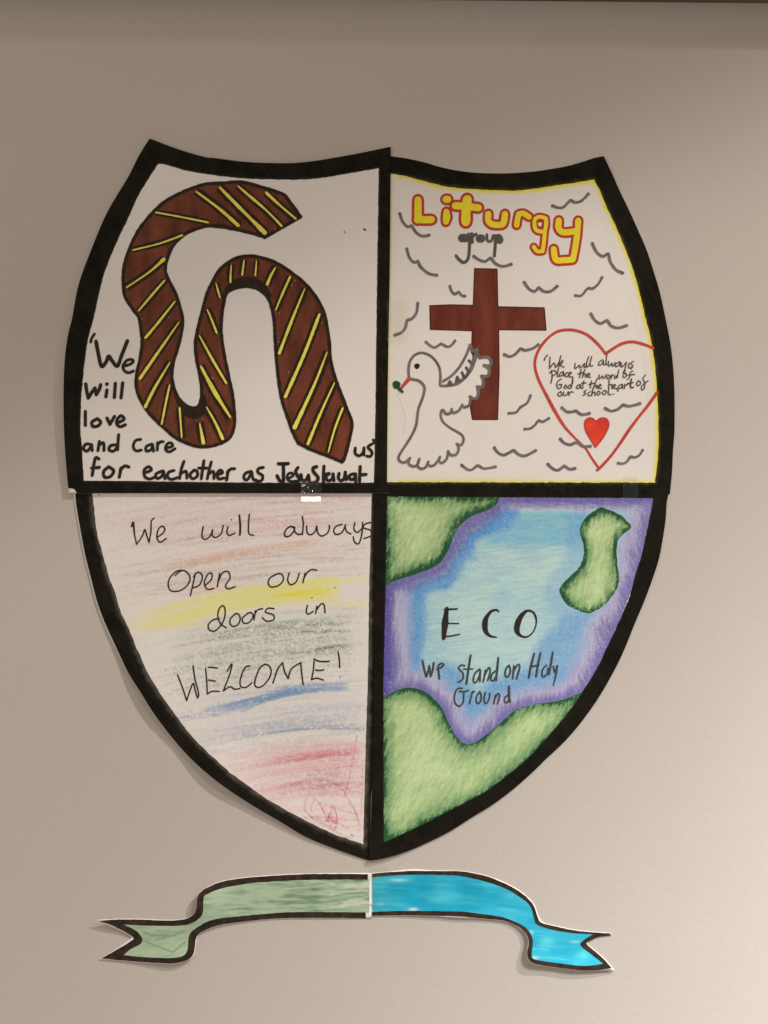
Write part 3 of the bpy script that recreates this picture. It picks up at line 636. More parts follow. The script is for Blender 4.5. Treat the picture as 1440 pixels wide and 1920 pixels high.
w3([[(562, 508), (532, 530), (555, 550), (522, 572)], [(608, 525), (577, 550), (592, 575), (622, 565)], [(642, 480), (630, 530), (625, 572)], [(632, 545), (660, 530), (662, 572)], [(702, 520), (682, 550), (705, 566), (725, 540), (702, 520)], [(772, 510), (747, 540), (770, 562), (800, 530), (772, 510)], [(828, 478), (820, 555), (852, 560)]], "school", [(880, 555)])

# ------------------------------------------------------------------ lower left: pencil rainbow
LLREF = (210, 198, 181)
NX, NY, ST = 300, 372, 1.9
X0, Y0 = 150.0, 905.0
acc = {}
def rast_strokes():
    H, W = NY, NX
    img = np.ones((H, W, 3)) * PAPER
    cx = X0 + np.arange(W) * ST; cy = Y0 + np.arange(H) * ST
    gx, gy = np.meshgrid(cx, cy)
    grain = vn(gx, gy, 3.6, 2.6, seed=31, ang=-.1) * .55 + rng.random((H, W)) * .45
    def streak(xa, ya, xb, yb, bow, w, col, a, thresh=.25, ref=LLREF):
        nonlocal img
        i0 = max(0, int((xa - X0) / ST)); i1 = min(W, int((xb - X0) / ST) + 1)
        if i1 <= i0: return
        xx = cx[i0:i1]; t = (xx - xa) / (xb - xa)
        yc = ya + (yb - ya) * t - bow * 4 * t * (1 - t) + (vn(xx, xx * 0 + ya, 30, seed=int(ya * 7) % 997) - .5) * 3
        j0 = max(0, int((yc.min() - w * 3 - Y0) / ST)); j1 = min(H, int((yc.max() + w * 3 - Y0) / ST) + 1)
        if j1 <= j0: return
        dd = (cy[j0:j1, None] - yc[None, :]) / w
        m = np.exp(-dd * dd) * a * np.clip((1 - np.abs(2 * t - 1) ** 6), 0, 1)[None, :]
        press = .6 + .8 * vn(xx, xx * 0 + yb, 26, seed=int(yb * 13) % 991)
        m = m * press[None, :] * sm(thresh - .25, thresh + .35, grain[j0:j1, i0:i1])
        img[j0:j1, i0:i1] = mix(img[j0:j1, i0:i1], np.broadcast_to(alb(col, ref), m.shape + (3,)), np.clip(m * .62, 0, 1))
    def band(col, x0, x1, yl, yr, thick, n, w, a, bow=6, lmin=80, lmax=260, spread=1.0, thresh=.3):
        if w > 2: n = int(n * 1.9); w = w * .58; a = a * .92
        for _ in range(n):
            u = random.random(); ln = random.uniform(lmin, lmax); xa = random.uniform(x0 - 20, x1 - ln * .5); xb = min(xa + ln, x1)
            if xb - xa < 25: continue
            off_ = (u - .5) * thick
            def yy(x): t = (x - x0) / (x1 - x0); return yl + (yr - yl) * t - bow * 4 * t * (1 - t) + off_
            streak(xa, yy(xa), xb, yy(xb) + random.uniform(-2, 2), bow * ((xb - xa) / (x1 - x0)) ** 2, w * random.uniform(.7, 1.4), col, a * random.uniform(.5, 1.1), thresh)
    pink = (198, 160, 152); red = (184, 122, 120); orange = (206, 154, 124); yel = (216, 206, 126); gr = (98, 110, 92); bl = (104, 134, 160); gy_ = (134, 132, 128); pk2 = (206, 150, 144); grey = (150, 140, 134)
    band((212, 180, 174), 160, 700, 1010, 960, 190, 130, 5, .22, 12)
    band((196, 202, 176), 280, 680, 1250, 1205, 120, 90, 5, .24, 8)
    band((198, 186, 182), 260, 700, 1360, 1320, 170, 90, 5, .2, 8)
    band((214, 172, 168), 400, 690, 1480, 1460, 130, 90, 5, .3, 8)
    # pink top
    band(pink, 170, 700, 985, 930, 110, 95, 4.5, .30, 12)
    band(grey, 175, 695, 1050, 960, 150, 46, 1.6, .40, 10)
    band(red, 330, 600, 1010, 985, 34, 22, 3, .34, 3, 50, 150)
    band(red, 440, 690, 940, 938, 16, 10, 2.5, .4, 2, 50, 130)
    band(red, 280, 330, 1025, 1015, 8, 3, 2.5, .5, 0, 30, 50); band(red, 300, 450, 1022, 1000, 6, 5, 1.6, .6, 3, 60, 120)
    band(red, 400, 640, 990, 960, 10, 5, 1.4, .5, 6, 90, 200)
    # orange
    band(orange, 300, 600, 1072, 1015, 14, 34, 2.0, .45, 8, 60, 170)
    band(orange, 190, 660, 1095, 1040, 60, 26, 2.6, .28, 8)
    band(orange, 230, 520, 1125, 1090, 18, 14, 2.0, .5, 4, 60, 160)
    band(grey, 200, 690, 1100, 1040, 70, 40, 1.5, .5, 6)
    band(gy_, 560, 695, 1048, 1053, 6, 4, 1.2, .8, 2, 60, 120)
    # yellow
    band(yel, 250, 640, 1172, 1100, 40, 120, 5, .32, 10, 80, 260, thresh=.1)
    band(yel, 330, 640, 1140, 1110, 40, 50, 5, .4, 8, 80, 200, thresh=.1)
    band(yel, 230, 420, 1178, 1160, 26, 18, 4, .35, 3, 60, 150, thresh=.1)
    band((216, 196, 50), 520, 620, 1116, 1110, 10, 14, 3, .6, 1, 40, 80, thresh=.1)
    band(yel, 600, 694, 1093, 1085, 9, 10, 3, .5, 1, 40, 80, thresh=.2); band(yel, 610, 694, 1134, 1130, 10, 8, 3, .5, 1, 40, 80, thresh=.2)
    # green grey
    band(gr, 290, 672, 1216, 1160, 14, 20, 1.8, .5, 10, 80, 240, thresh=.45)
    band(gr, 360, 660, 1206, 1176, 18, 26, 3, .34, 8, 50, 170, thresh=.5)
    band(gr, 330, 665, 1243, 1200, 36, 70, 2.6, .30, 8, 60, 180, thresh=.5)
    band((70, 82, 70), 350, 640, 1216, 1182, 4, 5, 1.3, .7, 8, 90, 200, thresh=.45); band((60, 66, 56), 590, 660, 1217, 1211, 3, 5, 1.6, .9, 1, 40, 70, thresh=.4)
    band((104, 126, 108), 260, 690, 1240, 1190, 110, 44, 5.5, .16, 10)
    band(gr, 285, 662, 1280, 1228, 46, 54, 1.8, .46, 8, 60, 200, thresh=.5)
    band(gr, 300, 660, 1300, 1262, 26, 24, 1.5, .40, 6, 60, 200, thresh=.5)
    band(grey, 300, 480, 1318, 1300, 30, 12, 1.5, .3, 4, 60, 150, thresh=.5)
    # blue
    for q in range(26):
        streak(370 + random.uniform(0, 80), 1340 + random.uniform(-5, 4) - 5, 540 + random.uniform(0, 70), 1292 + random.uniform(-4, 5), 3, 2.0, (92, 130, 160), .42, .2)
    band((96, 132, 162), 500, 655, 1296, 1288, 16, 24, 3, .42, 2, 50, 120, thresh=.2)
    band(bl, 300, 420, 1350, 1336, 14, 14, 2.2, .4, 2, 50, 100, thresh=.4)
    band(bl, 320, 690, 1362, 1310, 80, 60, 4, .17, 6)
    band((96, 120, 140), 430, 692, 1382, 1366, 4, 8, 1.5, .75, 7, 110, 230, thresh=.35)
    band((96, 120, 140), 540, 692, 1368, 1362, 4, 5, 1.3, .6, 4, 90, 150, thresh=.35)
    band(gy_, 350, 680, 1400, 1372, 60, 34, 1.6, .4, 6, 60, 180, thresh=.45)
    band((140, 146, 150), 370, 690, 1420, 1370, 90, 40, 5, .15, 6)
    # pink bottom
    band(pk2, 440, 690, 1460, 1440, 110, 130, 5, .20, 8, 60, 220, thresh=.15)
    band((200, 124, 124), 500, 676, 1432, 1409, 11, 36, 2.6, .36, 5, 40, 130, thresh=.25)
    band((186, 92, 98), 520, 660, 1432, 1413, 5, 8, 1.6, .6, 4, 40, 100)
    band(pk2, 520, 688, 1560, 1550, 90, 60, 4, .2, 0, 40, 120, thresh=.2)
    band((170, 120, 122), 440, 690, 1480, 1440, 90, 46, 1.5, .45, 6, 60, 180, thresh=.4)
    band((166, 128, 124), 530, 650, 1476, 1462, 30, 30, 2.6, .35, 4, 40, 110, thresh=.4)
    # scribbled curves
    def curve(pts, w, col, a):
        nonlocal img
        P = spline(pts, 4); x0, y0 = P.min(0) - 8; x1, y1 = P.max(0) + 8
        i0 = max(0, int((x0 - X0) / ST)); i1 = min(W, int((x1 - X0) / ST)); j0 = max(0, int((y0 - Y0) / ST)); j1 = min(H, int((y1 - Y0) / ST))
        d = dist(gx[j0:j1, i0:i1], gy[j0:j1, i0:i1], P)
        m = np.exp(-(d / w) ** 2) * a * sm(.05, .6, grain[j0:j1, i0:i1])
        img[j0:j1, i0:i1] = mix(img[j0:j1, i0:i1], img[j0:j1, i0:i1] * (alb(col, LLREF) / PAPER), np.clip(m, 0, 1))
    rc = (176, 84, 98)
    for p, w, a in ((zN([(710, 860), (760, 950), (820, 1062), (848, 990), (822, 885), (800, 930), (770, 1000)]), 1.6, .75), (zN([(620, 830), (605, 900), (640, 960), (720, 1000), (790, 1040)]), 1.5, .55),
                    (zN([(590, 970), (740, 965), (900, 985), (1020, 990)]), 1.4, .5), (zN([(1000, 330), (985, 440), (960, 560), (935, 690), (900, 820)]), 1.3, .55), (zN([(640, 800), (720, 860), (800, 890), (900, 920), (1000, 950)]), 1.4, .4),
                    (zN([(930, 820), (985, 930), (1010, 1080)]), 1.5, .45), (zN([(880, 740), (930, 830), (1000, 960), (1020, 1060)]), 1.5, .35), (zN([(600, 920), (700, 1000), (800, 1060), (950, 1130)]), 1.6, .45),
                    (zN([(760, 990), (840, 1010), (930, 1050)]), 1.6, .5), (zN([(680, 840), (650, 900), (690, 960), (760, 1000)]), 1.4, .4), (zN([(1040, 600), (1035, 800), (1030, 950)]), 2, .3), (zN([(480, 740), (620, 690), (800, 700), (900, 760), (1050, 720)]), 2, .35)):
        curve(p, w, rc, a)
    curve(zN([(790, 960), (820, 1000), (838, 1000)]), 5, (206, 92, 112), .6); curve(zN([(955, 1100), (968, 1106)]), 2, (110, 70, 76), .8)
    img = img * (1 - .05 * (grain[..., None] - .5))
    return gx, gy, np.clip(img, .01, .9)
gx, gy, img = rast_strokes()
ins = pip(gx, gy, thin(LL_b, 1)) | pip(gx, gy, np.array(list(ll_in) + LL_in_r))
ins &= pip(gx, gy, LL_out)
idx = -np.ones(gx.shape, int); idx[ins] = np.arange(ins.sum())
q = np.stack([idx[:-1, :-1], idx[1:, :-1], idx[1:, 1:], idx[:-1, 1:]], -1).reshape(-1, 4); q = q[(q >= 0).all(1)]
make("pencil_shading", SH_LL.co(gx[ins], gy[ins], .07), q, M_pencil, Q3, img[ins])

T4 = 'thin black pen word "%s"'
def w4(z, st, text, dots=(), w=2.7, dw=2.6): word("word", SH_LL, .26, z, st, w, M_pen, Q3, T4 % text, dots, dw)
w4(zK, [([(507, 347), (520, 318), (528, 400), (545, 482)], (3.5, 3.8, 2.6, 2.6)), [(545, 482), (588, 420), (606, 372), (622, 420), (638, 468)], [(638, 468), (652, 385), (655, 310), (676, 286)], [(700, 428), (740, 400), (757, 368), (737, 346), (708, 370), (697, 430), (722, 466), (767, 438)]], "We")
w4(zK, [[(1045, 348), (1035, 405), (1048, 443), (1090, 428), (1115, 372)], [(1115, 372), (1112, 415), (1140, 430), (1180, 400), (1194, 340)], [(1230, 350), (1222, 392), (1240, 415), (1282, 398)], ([(1315, 262), (1322, 340), (1320, 412)], (3, 4.2, 3.4)), [(1390, 255), (1384, 340), (1388, 402), (1422, 414)]], "will", [(1257, 297)])
w4(zL, [([(604, 358), (585, 348), (555, 362), (533, 400), (545, 424), (580, 414), (608, 375)], (3.6, 3, 2.8, 3, 2.6, 2.6)), [(610, 352), (612, 388), (638, 408), (665, 402)], [(668, 273), (675, 330), (668, 408)], [(700, 345), (705, 395), (730, 410), (762, 388), (776, 345)], [(776, 345), (785, 398), (815, 420), (855, 398), (872, 360), (868, 340)],
        [(965, 332), (920, 348), (903, 382), (922, 408), (962, 395), (985, 355), (990, 335)], [(988, 345), (1000, 385), (1032, 405)], [(1062, 320), (1055, 368), (1082, 392), (1118, 360)], [(1120, 318), (1115, 400), (1092, 475), (1060, 465), (1050, 425)], [(1182, 318), (1140, 330), (1127, 358), (1180, 378), (1182, 418), (1130, 438)]], "always")
w4(zK, [[(900, 678), (850, 682), (800, 725), (782, 780), (800, 828), (860, 832), (915, 800), (945, 750), (935, 705), (895, 678), (855, 695), (835, 715)], [(985, 700), (968, 780), (948, 868)], [(972, 725), (1005, 690), (1038, 720), (1018, 785), (968, 808)], [(1060, 790), (1105, 745), (1108, 700), (1078, 708), (1053, 770), (1075, 818), (1125, 812)], [(1168, 700), (1150, 800)], [(1155, 765), (1190, 695), (1232, 688), (1245, 735), (1212, 790), (1232, 816), (1283, 800)]], "Open")
w4(zL, [[(470, 708), (425, 735), (412, 775), (435, 802), (490, 790), (525, 750), (515, 708), (485, 702), (455, 715)], [(570, 695), (558, 750), (580, 785), (622, 762), (645, 698)], [(688, 700), (672, 770)], [(675, 748), (700, 700), (735, 672), (776, 676)]], "our")
w4(zK, [[(1165, 1040), (1120, 1048), (1083, 1085), (1092, 1125), (1135, 1130), (1180, 1085), (1205, 1030), (1208, 970), (1190, 942), (1162, 970), (1155, 1030), (1178, 1080), (1217, 1108)], [(1292, 1000), (1252, 1035), (1245, 1075), (1270, 1098), (1308, 1080), (1322, 1035), (1305, 1003), (1280, 1005)],
        [(1385, 995), (1340, 1035), (1345, 1070), (1385, 1070), (1418, 1025), (1405, 995), (1375, 1000)], [(1435, 980), (1425, 1050)], [(1425, 1018), (1452, 975), (1490, 965)], [(1575, 965), (1530, 962), (1512, 990), (1570, 1012), (1572, 1048), (1520, 1058), (1488, 1032)]], "doors")
w4(zL, [[(706, 940), (697, 988), (715, 1005), (748, 985)], [(777, 945), (768, 1000)], [(772, 978), (808, 930), (830, 935), (838, 995)]], "in", [(740, 882)])
w4(zM, [[(532, 262), (570, 360), (600, 455)], [(600, 455), (625, 380), (650, 325), (665, 380), (682, 435)], [(682, 435), (690, 400), (662, 290), (648, 192)], [(742, 215), (750, 300), (755, 405)], [(765, 203), (830, 210)], [(765, 300), (815, 308)], [(755, 405), (790, 385), (845, 385)],
        [(905, 232), (940, 178), (922, 260), (875, 382)], [(875, 382), (925, 350), (960, 368), (1000, 363)], [(1075, 195), (1040, 205), (1005, 285), (1005, 345), (1045, 355), (1090, 320)]] , "WEL")
w4(zY, [[(120, 325), (60, 370), (10, 470), (-18, 590), (20, 640), (90, 618), (170, 530), (205, 430), (180, 350), (120, 325)], [(230, 580), (290, 400), (360, 305)], [(360, 305), (385, 420), (435, 520)], [(435, 520), (480, 390), (605, 305)], [(605, 305), (615, 430), (637, 600)], [(785, 285), (775, 400), (750, 535)], [(750, 535), (820, 515), (910, 540)],
        [(780, 255), (850, 285), (930, 292), (990, 288)], [(805, 405), (870, 410), (915, 400)], [(1108, 160), (1125, 260), (1130, 370)]], "COME!", [(1137, 498)], 2.8)
for p in (zL([(912, 806)])[0], zK([(262, 112)])[0]): k = Ink(SH_LL, .26); k.dot(p, 2.2); k.build("ink_spot", M_pen, Q3)

# ------------------------------------------------------------------ lower right: sea and land
LRREF = (216, 204, 186)
land1 = smooth_path([zO([(990, 118), (975, 165), (940, 205), (880, 232), (780, 270), (690, 340), (645, 415), (600, 530), (540, 620), (470, 665), (400, 690), (300, 725), (200, 755), (130, 795)]), [(722.5, 1098), (722, 928)], [(722, 928), (937, 929)]], 3)
land2 = wob(spline(zP([(790, 205), (850, 225), (930, 260), (980, 305), (1012, 355), (960, 400), (915, 450), (905, 540), (910, 640), (922, 730), (915, 790), (880, 860), (800, 945), (700, 998), (600, 970), (530, 930), (490, 870), (478, 820), (505, 770), (560, 720), (620, 660), (655, 580), (655, 480), (632, 400), (640, 330), (690, 265), (750, 225)]), 3, True), .9, 5, 3)
l3top = zQ([(98, 325), (180, 275), (260, 250), (350, 262), (430, 310), (500, 390), (545, 490), (590, 570), (650, 625), (710, 625), (780, 580), (880, 500), (1000, 400), (1150, 360), (1300, 335), (1450, 280)])
land3 = smooth_path([l3top, [l3top[-1], (1095, 1303), (1068, 1340), (1040, 1374), (1012, 1405), (985, 1432), (943, 1466), (909, 1490), (859, 1516), (817, 1538), (775, 1559), (717, 1582)], [(717, 1582), l3top[0]]], 3)
D1 = alb((30, 78, 42), LRREF); D2 = alb((112, 144, 92), LRREF); D3 = alb((176, 192, 130), LRREF); D4 = alb((200, 210, 158), LRREF)
def land_col(poly, w1_, w2_, ang, seed, weight=None):
    pl = thin(poly, 2)
    def f(x, y):
        d = dist(x, y, pl, True)
        s1 = vn(x, y, 2.6, 16, seed=seed, ang=ang); s2 = vn(x, y, 2.4, 9, seed=seed + 1, ang=ang + .5); s3 = vn(x, y, 40, seed=seed + 2); g = rng.random(len(x))
        dd = d + (s1 - .5) * w1_ * .75 + (s2 - .5) * w1_ * .5 + (g - .5) * w1_ * .45 + (s3 - .5) * w1_ * .9
        if weight is not None: dd = dd * weight(x, y)
        c = mix(np.broadcast_to(D1, (len(x), 3)), D2, sm(w1_ * .3, w1_ * .95, dd)); c = mix(c, D3, sm(w1_ * .7, w2_, dd) * (.72 + .28 * s3)); c = mix(c, D4, sm(w2_, w2_ * 2.2, dd) * .4)
        t = (s1 * .5 + s2 * .35 + g * .15)
        s4 = vn(x, y, 2.2, 11, seed=seed + 5, ang=ang + .9); hb = vn(x, y, 3.2, 30, seed=seed + 8, ang=ang + .25); c = c * (0.66 + .34 * t + .16 * s4 + .20 * hb)[:, None]
        spk = (s2 > .88) & (g > .8) & (d < w1_ * 1.6); c[spk] = c[spk] * .4 + np.array(D3) * .6
        return np.clip(c, .005, .85)
    return f
PU = alb((94, 84, 138), LRREF); IN = alb((72, 62, 128), LRREF); LAV = alb((160, 150, 174), LRREF); BL = alb((76, 132, 184), LRREF); BL2 = alb((130, 172, 196), LRREF); PALE = alb((178, 200, 196), LRREF); PAP = alb((196, 188, 186), LRREF); TEAL = alb((118, 172, 196), LRREF)
lr_in_l = LR_in
rightline = [(1225, 934), (1212, 1000), (1192, 1075), (1167, 1150), (1135, 1220), (1095, 1298)]
sea_edge1 = zO([(990, 118), (975, 165), (940, 205), (880, 232), (780, 270), (690, 340), (645, 415), (600, 530), (540, 620), (470, 665), (400, 690), (300, 725), (200, 755), (130, 795)])
def sea(x, y):
    n = len(x)
    g = rng.random(n)
    hz = vn(x, y, 26, 2.4, seed=41, ang=-.12); hz2 = vn(x, y, 16, 3, seed=42, ang=.1); vt = vn(x, y, 2.3, 22, seed=43, ang=.12); vt2 = vn(x, y, 2.4, 20, seed=44, ang=-.35); lo = vn(x, y, 45, seed=45)
    dr = dist(x, y, rightline); rw = rng.random(n) - .5; vt = vt * .75 + .125 + rw * .35; vt2 = vt2 * .6 + .2 + rw * .4; dl = x - 722; dt = y - 932 - (x - 726) * .006; d1 = dist(x, y, sea_edge1); d3 = dist(x, y, l3top)
    lo2 = vn(x, y, 30, seed=46) - .5; dl = dl + lo2 * 12 * sm(8, 25, dl); d1 = d1 + lo2 * 12 * sm(6, 20, d1); d3 = d3 + lo2 * 12 * sm(6, 20, d3); dr = dr + (lo - .5) * 16 * sm(6, 24, dr)
    c = mix(np.broadcast_to(PALE, (n, 3)), BL2, np.clip(.25 + (lo - .5) * .5, 0, 1))
    c = c * (.88 + .22 * hz * (.6 + .8 * hz2))[:, None]
    # blue belt
    def belt(d, a, b, c_, e): return sm(a, b, d) * (1 - sm(c_, e, d))
    tb = belt(d1 + (hz2 - .5) * 8, 14, 24, 36, 56) * (y < 1120)
    tl = belt(dl + (vt - .5) * 12 + (y - 1180) * .05, 34, 46, 62, 84) * sm(1085, 1110, y) * (1 - sm(1330, 1370, y))
    ttop = belt(dt + (hz - .5) * 10, 22, 32, 78, 104) * sm(885, 930, x) * (1 - sm(1085, 1120, x))
    tr_ = belt(dr + (vt2 - .5) * 14 + (lo - .5) * 10, 30, 50, 100, 128) * sm(1120, 1160, y)
    tbt = belt(d3 + (lo - .5) * 10, 20, 34, 56, 84) * sm(800, 840, x)
    tisl = .35 * (1 - sm(18, 40, dist(x, y, thin(land2, 3), True)))
    cb = mix(np.broadcast_to(BL, (n, 3)), BL2, np.clip(.15 + (g - .5) * .5 + (lo - .4) * .5, 0, 1))
    c = mix(c, TEAL * (.92 + .12 * hz)[:, None], np.clip(ttop * (.55 + .5 * (hz2)), 0, 1))
    c = mix(c, cb, np.clip(np.maximum.reduce([tb * 1.1, tl, tr_ * .7, tbt * .85, tisl]) * (.72 + .4 * vt), 0, 1))
    # lavender band
    la = np.maximum.reduce([(1 - sm(28, 62, dl + (vt - .5) * 14)) * sm(1088, 1100, y), (1 - sm(24, 62, dr + (vt2 - .5) * 20)), (1 - sm(16, 30, dt + (hz - .5) * 8)) * sm(930, 960, x), (1 - sm(16, 52, d3 + (hz2 - .5) * 10)), (1 - sm(8, 17, d1)) * .6])
    lav = mix(np.broadcast_to(LAV, (n, 3)), PAP, np.clip((vt - .35) * 1.1, 0, 1)); c = mix(c, lav, la)
    # purple against the edges
    w = .7 + .6 * lo
    pu = np.maximum.reduce([(1 - sm(6, 34, dl + (vt - .5) * 9)) * sm(1085, 1110, y), (1 - sm(5, 32, dr * w + (vt2 - .5) * 24)) * .8, (1 - sm(3, 24, dt + (hz2 - .5) * 8)), (1 - sm(4, 30, d3 * w + (vt - .5) * 9)) * .85, (1 - sm(9, 36, d1 + (vt2 - .5) * 9)) * .92])
    pc = mix(np.broadcast_to(PU, (n, 3)), IN, np.clip(1 - dl / 30, 0, 1)); c = mix(c, pc * (.85 + .5 * vt2)[:, None], np.clip(pu * (.72 + .42 * g), 0, 1))
    c = c * (.92 + .16 * g)[:, None]
    spk = (vt > .86) & (g > .5); c[spk] = c[spk] * .6 + np.array(PAP) * .4
    return np.clip(c, .01, .85)
ST2 = 1.9
gx, gy = np.meshgrid(np.arange(712, 1232, ST2), np.arange(926, 1585, ST2))
ins = pip(gx, gy, LR_out) & (pip(gx, gy, np.array([(714, 926), (1229, 930), (1222, 1000), (1196, 1080), (1139, 1225), (1097, 1304), (1069, 1342), (905, 1425), (714, 1425)])))
idx = -np.ones(gx.shape, int); idx[ins] = np.arange(ins.sum())
q = np.stack([idx[:-1, :-1], idx[1:, :-1], idx[1:, 1:], idx[:-1, 1:]], -1).reshape(-1, 4); q = q[(q >= 0).all(1)]
make("sea_shading", SH_LR.co(gx[ins], gy[ins], .05), q, M_pencil, Q4, sea(gx[ins], gy[ins]))
fill("land_patch", SH_LR, .10, land1, M_pencil, Q4, grid=2.2, colf=land_col(land1, 13, 30, .25, 60))
fill("land_patch", SH_LR, .10, land2, M_pencil, Q4, grid=2.2, colf=land_col(land2, 10, 22, .1, 70))
fill("land_patch", SH_LR, .10, land3, M_pencil, Q4, grid=2.4, colf=land_col(land3, 10, 34, .35, 80))

T5 = 'dark pencil word "%s" on the blue sea'
def w5(st, text, w=3.2, dots=()): word("word", SH_LR, .24, zV, st, w, M_eco, Q4, T5 % text, dots, 3)
word("word", SH_LR, .24, zV, [([(265, 60), (248, 200), (232, 370)], (6.5, 12.5, 7)), ([(245, 70), (372, 65)], (4, 3)), ([(270, 215), (388, 217)], 2.6), ([(230, 352), (310, 345), (395, 328)], (3.5, 2.8, 2.6)),
   ([(803, 92), (780, 75), (720, 95), (672, 165), (660, 235), (672, 300), (715, 345), (780, 358)], (3, 4.5, 7, 10, 11, 8, 4, 2.4)),
   ([(1085, 88), (1030, 150), (995, 240), (1000, 310), (1050, 352), (1110, 350), (1170, 290), (1195, 190), (1170, 110), (1120, 82), (1075, 98)], (5.5, 9, 12, 10, 4.5, 3, 2.6, 2.6, 3.6, 4, 5))], 4, M_pen, Q4, 'large dark letters "ECO"')
w5([[(12, 600), (30, 690), (52, 768)], [(52, 768), (75, 700), (82, 655)], [(82, 660), (98, 765)], [(98, 765), (120, 690), (128, 625)], [(165, 690), (210, 670), (232, 645), (205, 632), (175, 660), (180, 720), (188, 788)]], "We", 4)
w5([[(450, 655), (410, 650), (388, 685), (430, 730), (432, 790), (385, 825)], ([(512, 545), (490, 690), (468, 842)], (4, 4.6, 4)), ([(440, 690), (535, 688)], 2.8), [(605, 690), (555, 740), (540, 815), (570, 825), (608, 745), (612, 700)], [(612, 700), (608, 820)], [(668, 700), (642, 822)], [(655, 760), (700, 675), (715, 715), (690, 808)], ([(800, 570), (788, 690), (778, 808)], (3.6, 4.6, 4)), [(778, 705), (735, 740), (722, 800), (755, 805), (785, 740)]], "stand", 3.4)
w5([[(910, 650), (878, 690), (872, 755), (900, 770), (925, 710), (912, 650)], [(962, 655), (948, 790)], [(955, 720), (1000, 645), (1022, 665), (990, 790)]], "on", 3.6)
w5([([(1172, 530), (1140, 650), (1115, 780)], (4, 4.6, 4)), ([(1238, 522), (1212, 640), (1192, 768)], (4, 4.6, 4)), [(1135, 665), (1218, 650)], [(1300, 650), (1262, 690), (1252, 750), (1275, 768), (1310, 730), (1315, 680)], ([(1365, 515), (1345, 640), (1325, 745)], (4, 4.6, 4)), [(1372, 660), (1385, 720), (1412, 655)], ([(1412, 655), (1395, 760), (1370, 862)], (4.4, 4, 2))], "Holy", 3.4)
w5([[(425, 890), (375, 895), (345, 960), (350, 1040), (395, 1075), (435, 1030), (440, 945)], [(395, 920), (440, 925), (490, 912)], [(530, 925), (500, 1050)], [(515, 985), (535, 925), (550, 922)], [(605, 925), (570, 985), (580, 1045), (612, 1030), (622, 965), (605, 925)], [(665, 935), (650, 1000), (668, 1048), (700, 1010), (712, 940)], [(770, 960), (752, 1050)], [(760, 1005), (795, 945), (812, 968), (792, 1050)],
    ([(912, 868), (910, 960), (920, 1030)], (4, 5.2, 4)), [(905, 958), (868, 985), (866, 1030), (895, 1035), (912, 990)]], "Ground", 3.2)

# ------------------------------------------------------------------ ribbons
RL = empty("ribbon_banner", (690, 1722), "pale green pencil shaded left half of the paper ribbon below the shield", "paper ribbon", "halves of the paper ribbon")
RR = empty("ribbon_banner", (700, 1717), "bright turquoise right half of the paper ribbon below the shield", "paper ribbon", "halves of the paper ribbon")
rl_top = [(184, 1726.5), (220, 1724), (264, 1724), (316, 1726), (347, 1723), (364, 1713), (369, 1698), (370, 1683), (378, 1671), (395, 1661), (420, 1652), (470, 1645), (544, 1640), (607, 1638.5), (692, 1638.8)]
rl_bot = [(686, 1722), (607, 1721), (523, 1722), (470, 1726.5), (420, 1733), (395, 1739.6), (376, 1749), (367.5, 1760), (365, 1779), (361, 1792), (349, 1801), (326, 1806.5), (285, 1805), (232, 1801), (190, 1797)]
rl_n = [(190, 1797), (222, 1779), (246, 1764), (250, 1758), (232, 1746), (207, 1734), (184, 1726.5)]
def outp(top, off_up, bot, off_dn): return [(x, y - off_up) for x, y in top], [(x, y + off_dn) for x, y in bot]
tp, bt = outp(rl_top, 1.1, rl_bot, 1.6)
tp = [(180, 1725)] + tp[1:-1] + [(696.5, 1637)]; bt = [(697, 1722.5)] + [(x + (1.5 if 360 < x < 372 else 0), y) for x, y in bt[1:-1]] + [(186, 1799)]
RL_out = smooth_path([tp, [(696.5, 1637), (697, 1722.5)], bt, [(186, 1799), (218, 1779), (245, 1760), (246, 1757), (229, 1747), (204, 1736), (180, 1725)]], 3)[::-1]
paper(SH_RL, RL_out, M_paper, RL, grid=6)
RL_bo = smooth_path([rl_top, [(690.5, 1639), (689.5, 1650)], [(689.5, 1650), (686.5, 1711)], [(686.5, 1711), (686, 1722)], rl_bot, rl_n], 3)[::-1]
rl_in_t = [(232, 1733.5), (280, 1735.5), (326, 1736), (353, 1733), (370, 1725), (380, 1712), (382, 1683), (391, 1675), (420, 1664.6), (470, 1656), (502, 1653.5), (565, 1650), (688, 1649)]
rl_in_b = [(685, 1711), (565, 1710), (502, 1713), (450, 1718), (416, 1721), (389, 1728), (370, 1738.5), (357, 1750), (353, 1762), (352, 1779), (345, 1791), (324, 1796), (274, 1795), (232, 1791)]
rl_in_n = [(232, 1791), (243, 1781), (264, 1769), (266, 1758), (253, 1744), (232, 1733.5)]
RL_in = smooth_path([rl_in_t, [(688, 1649), (685, 1711)], rl_in_b, rl_in_n], 3)[::-1]
GREF = (205, 192, 174)
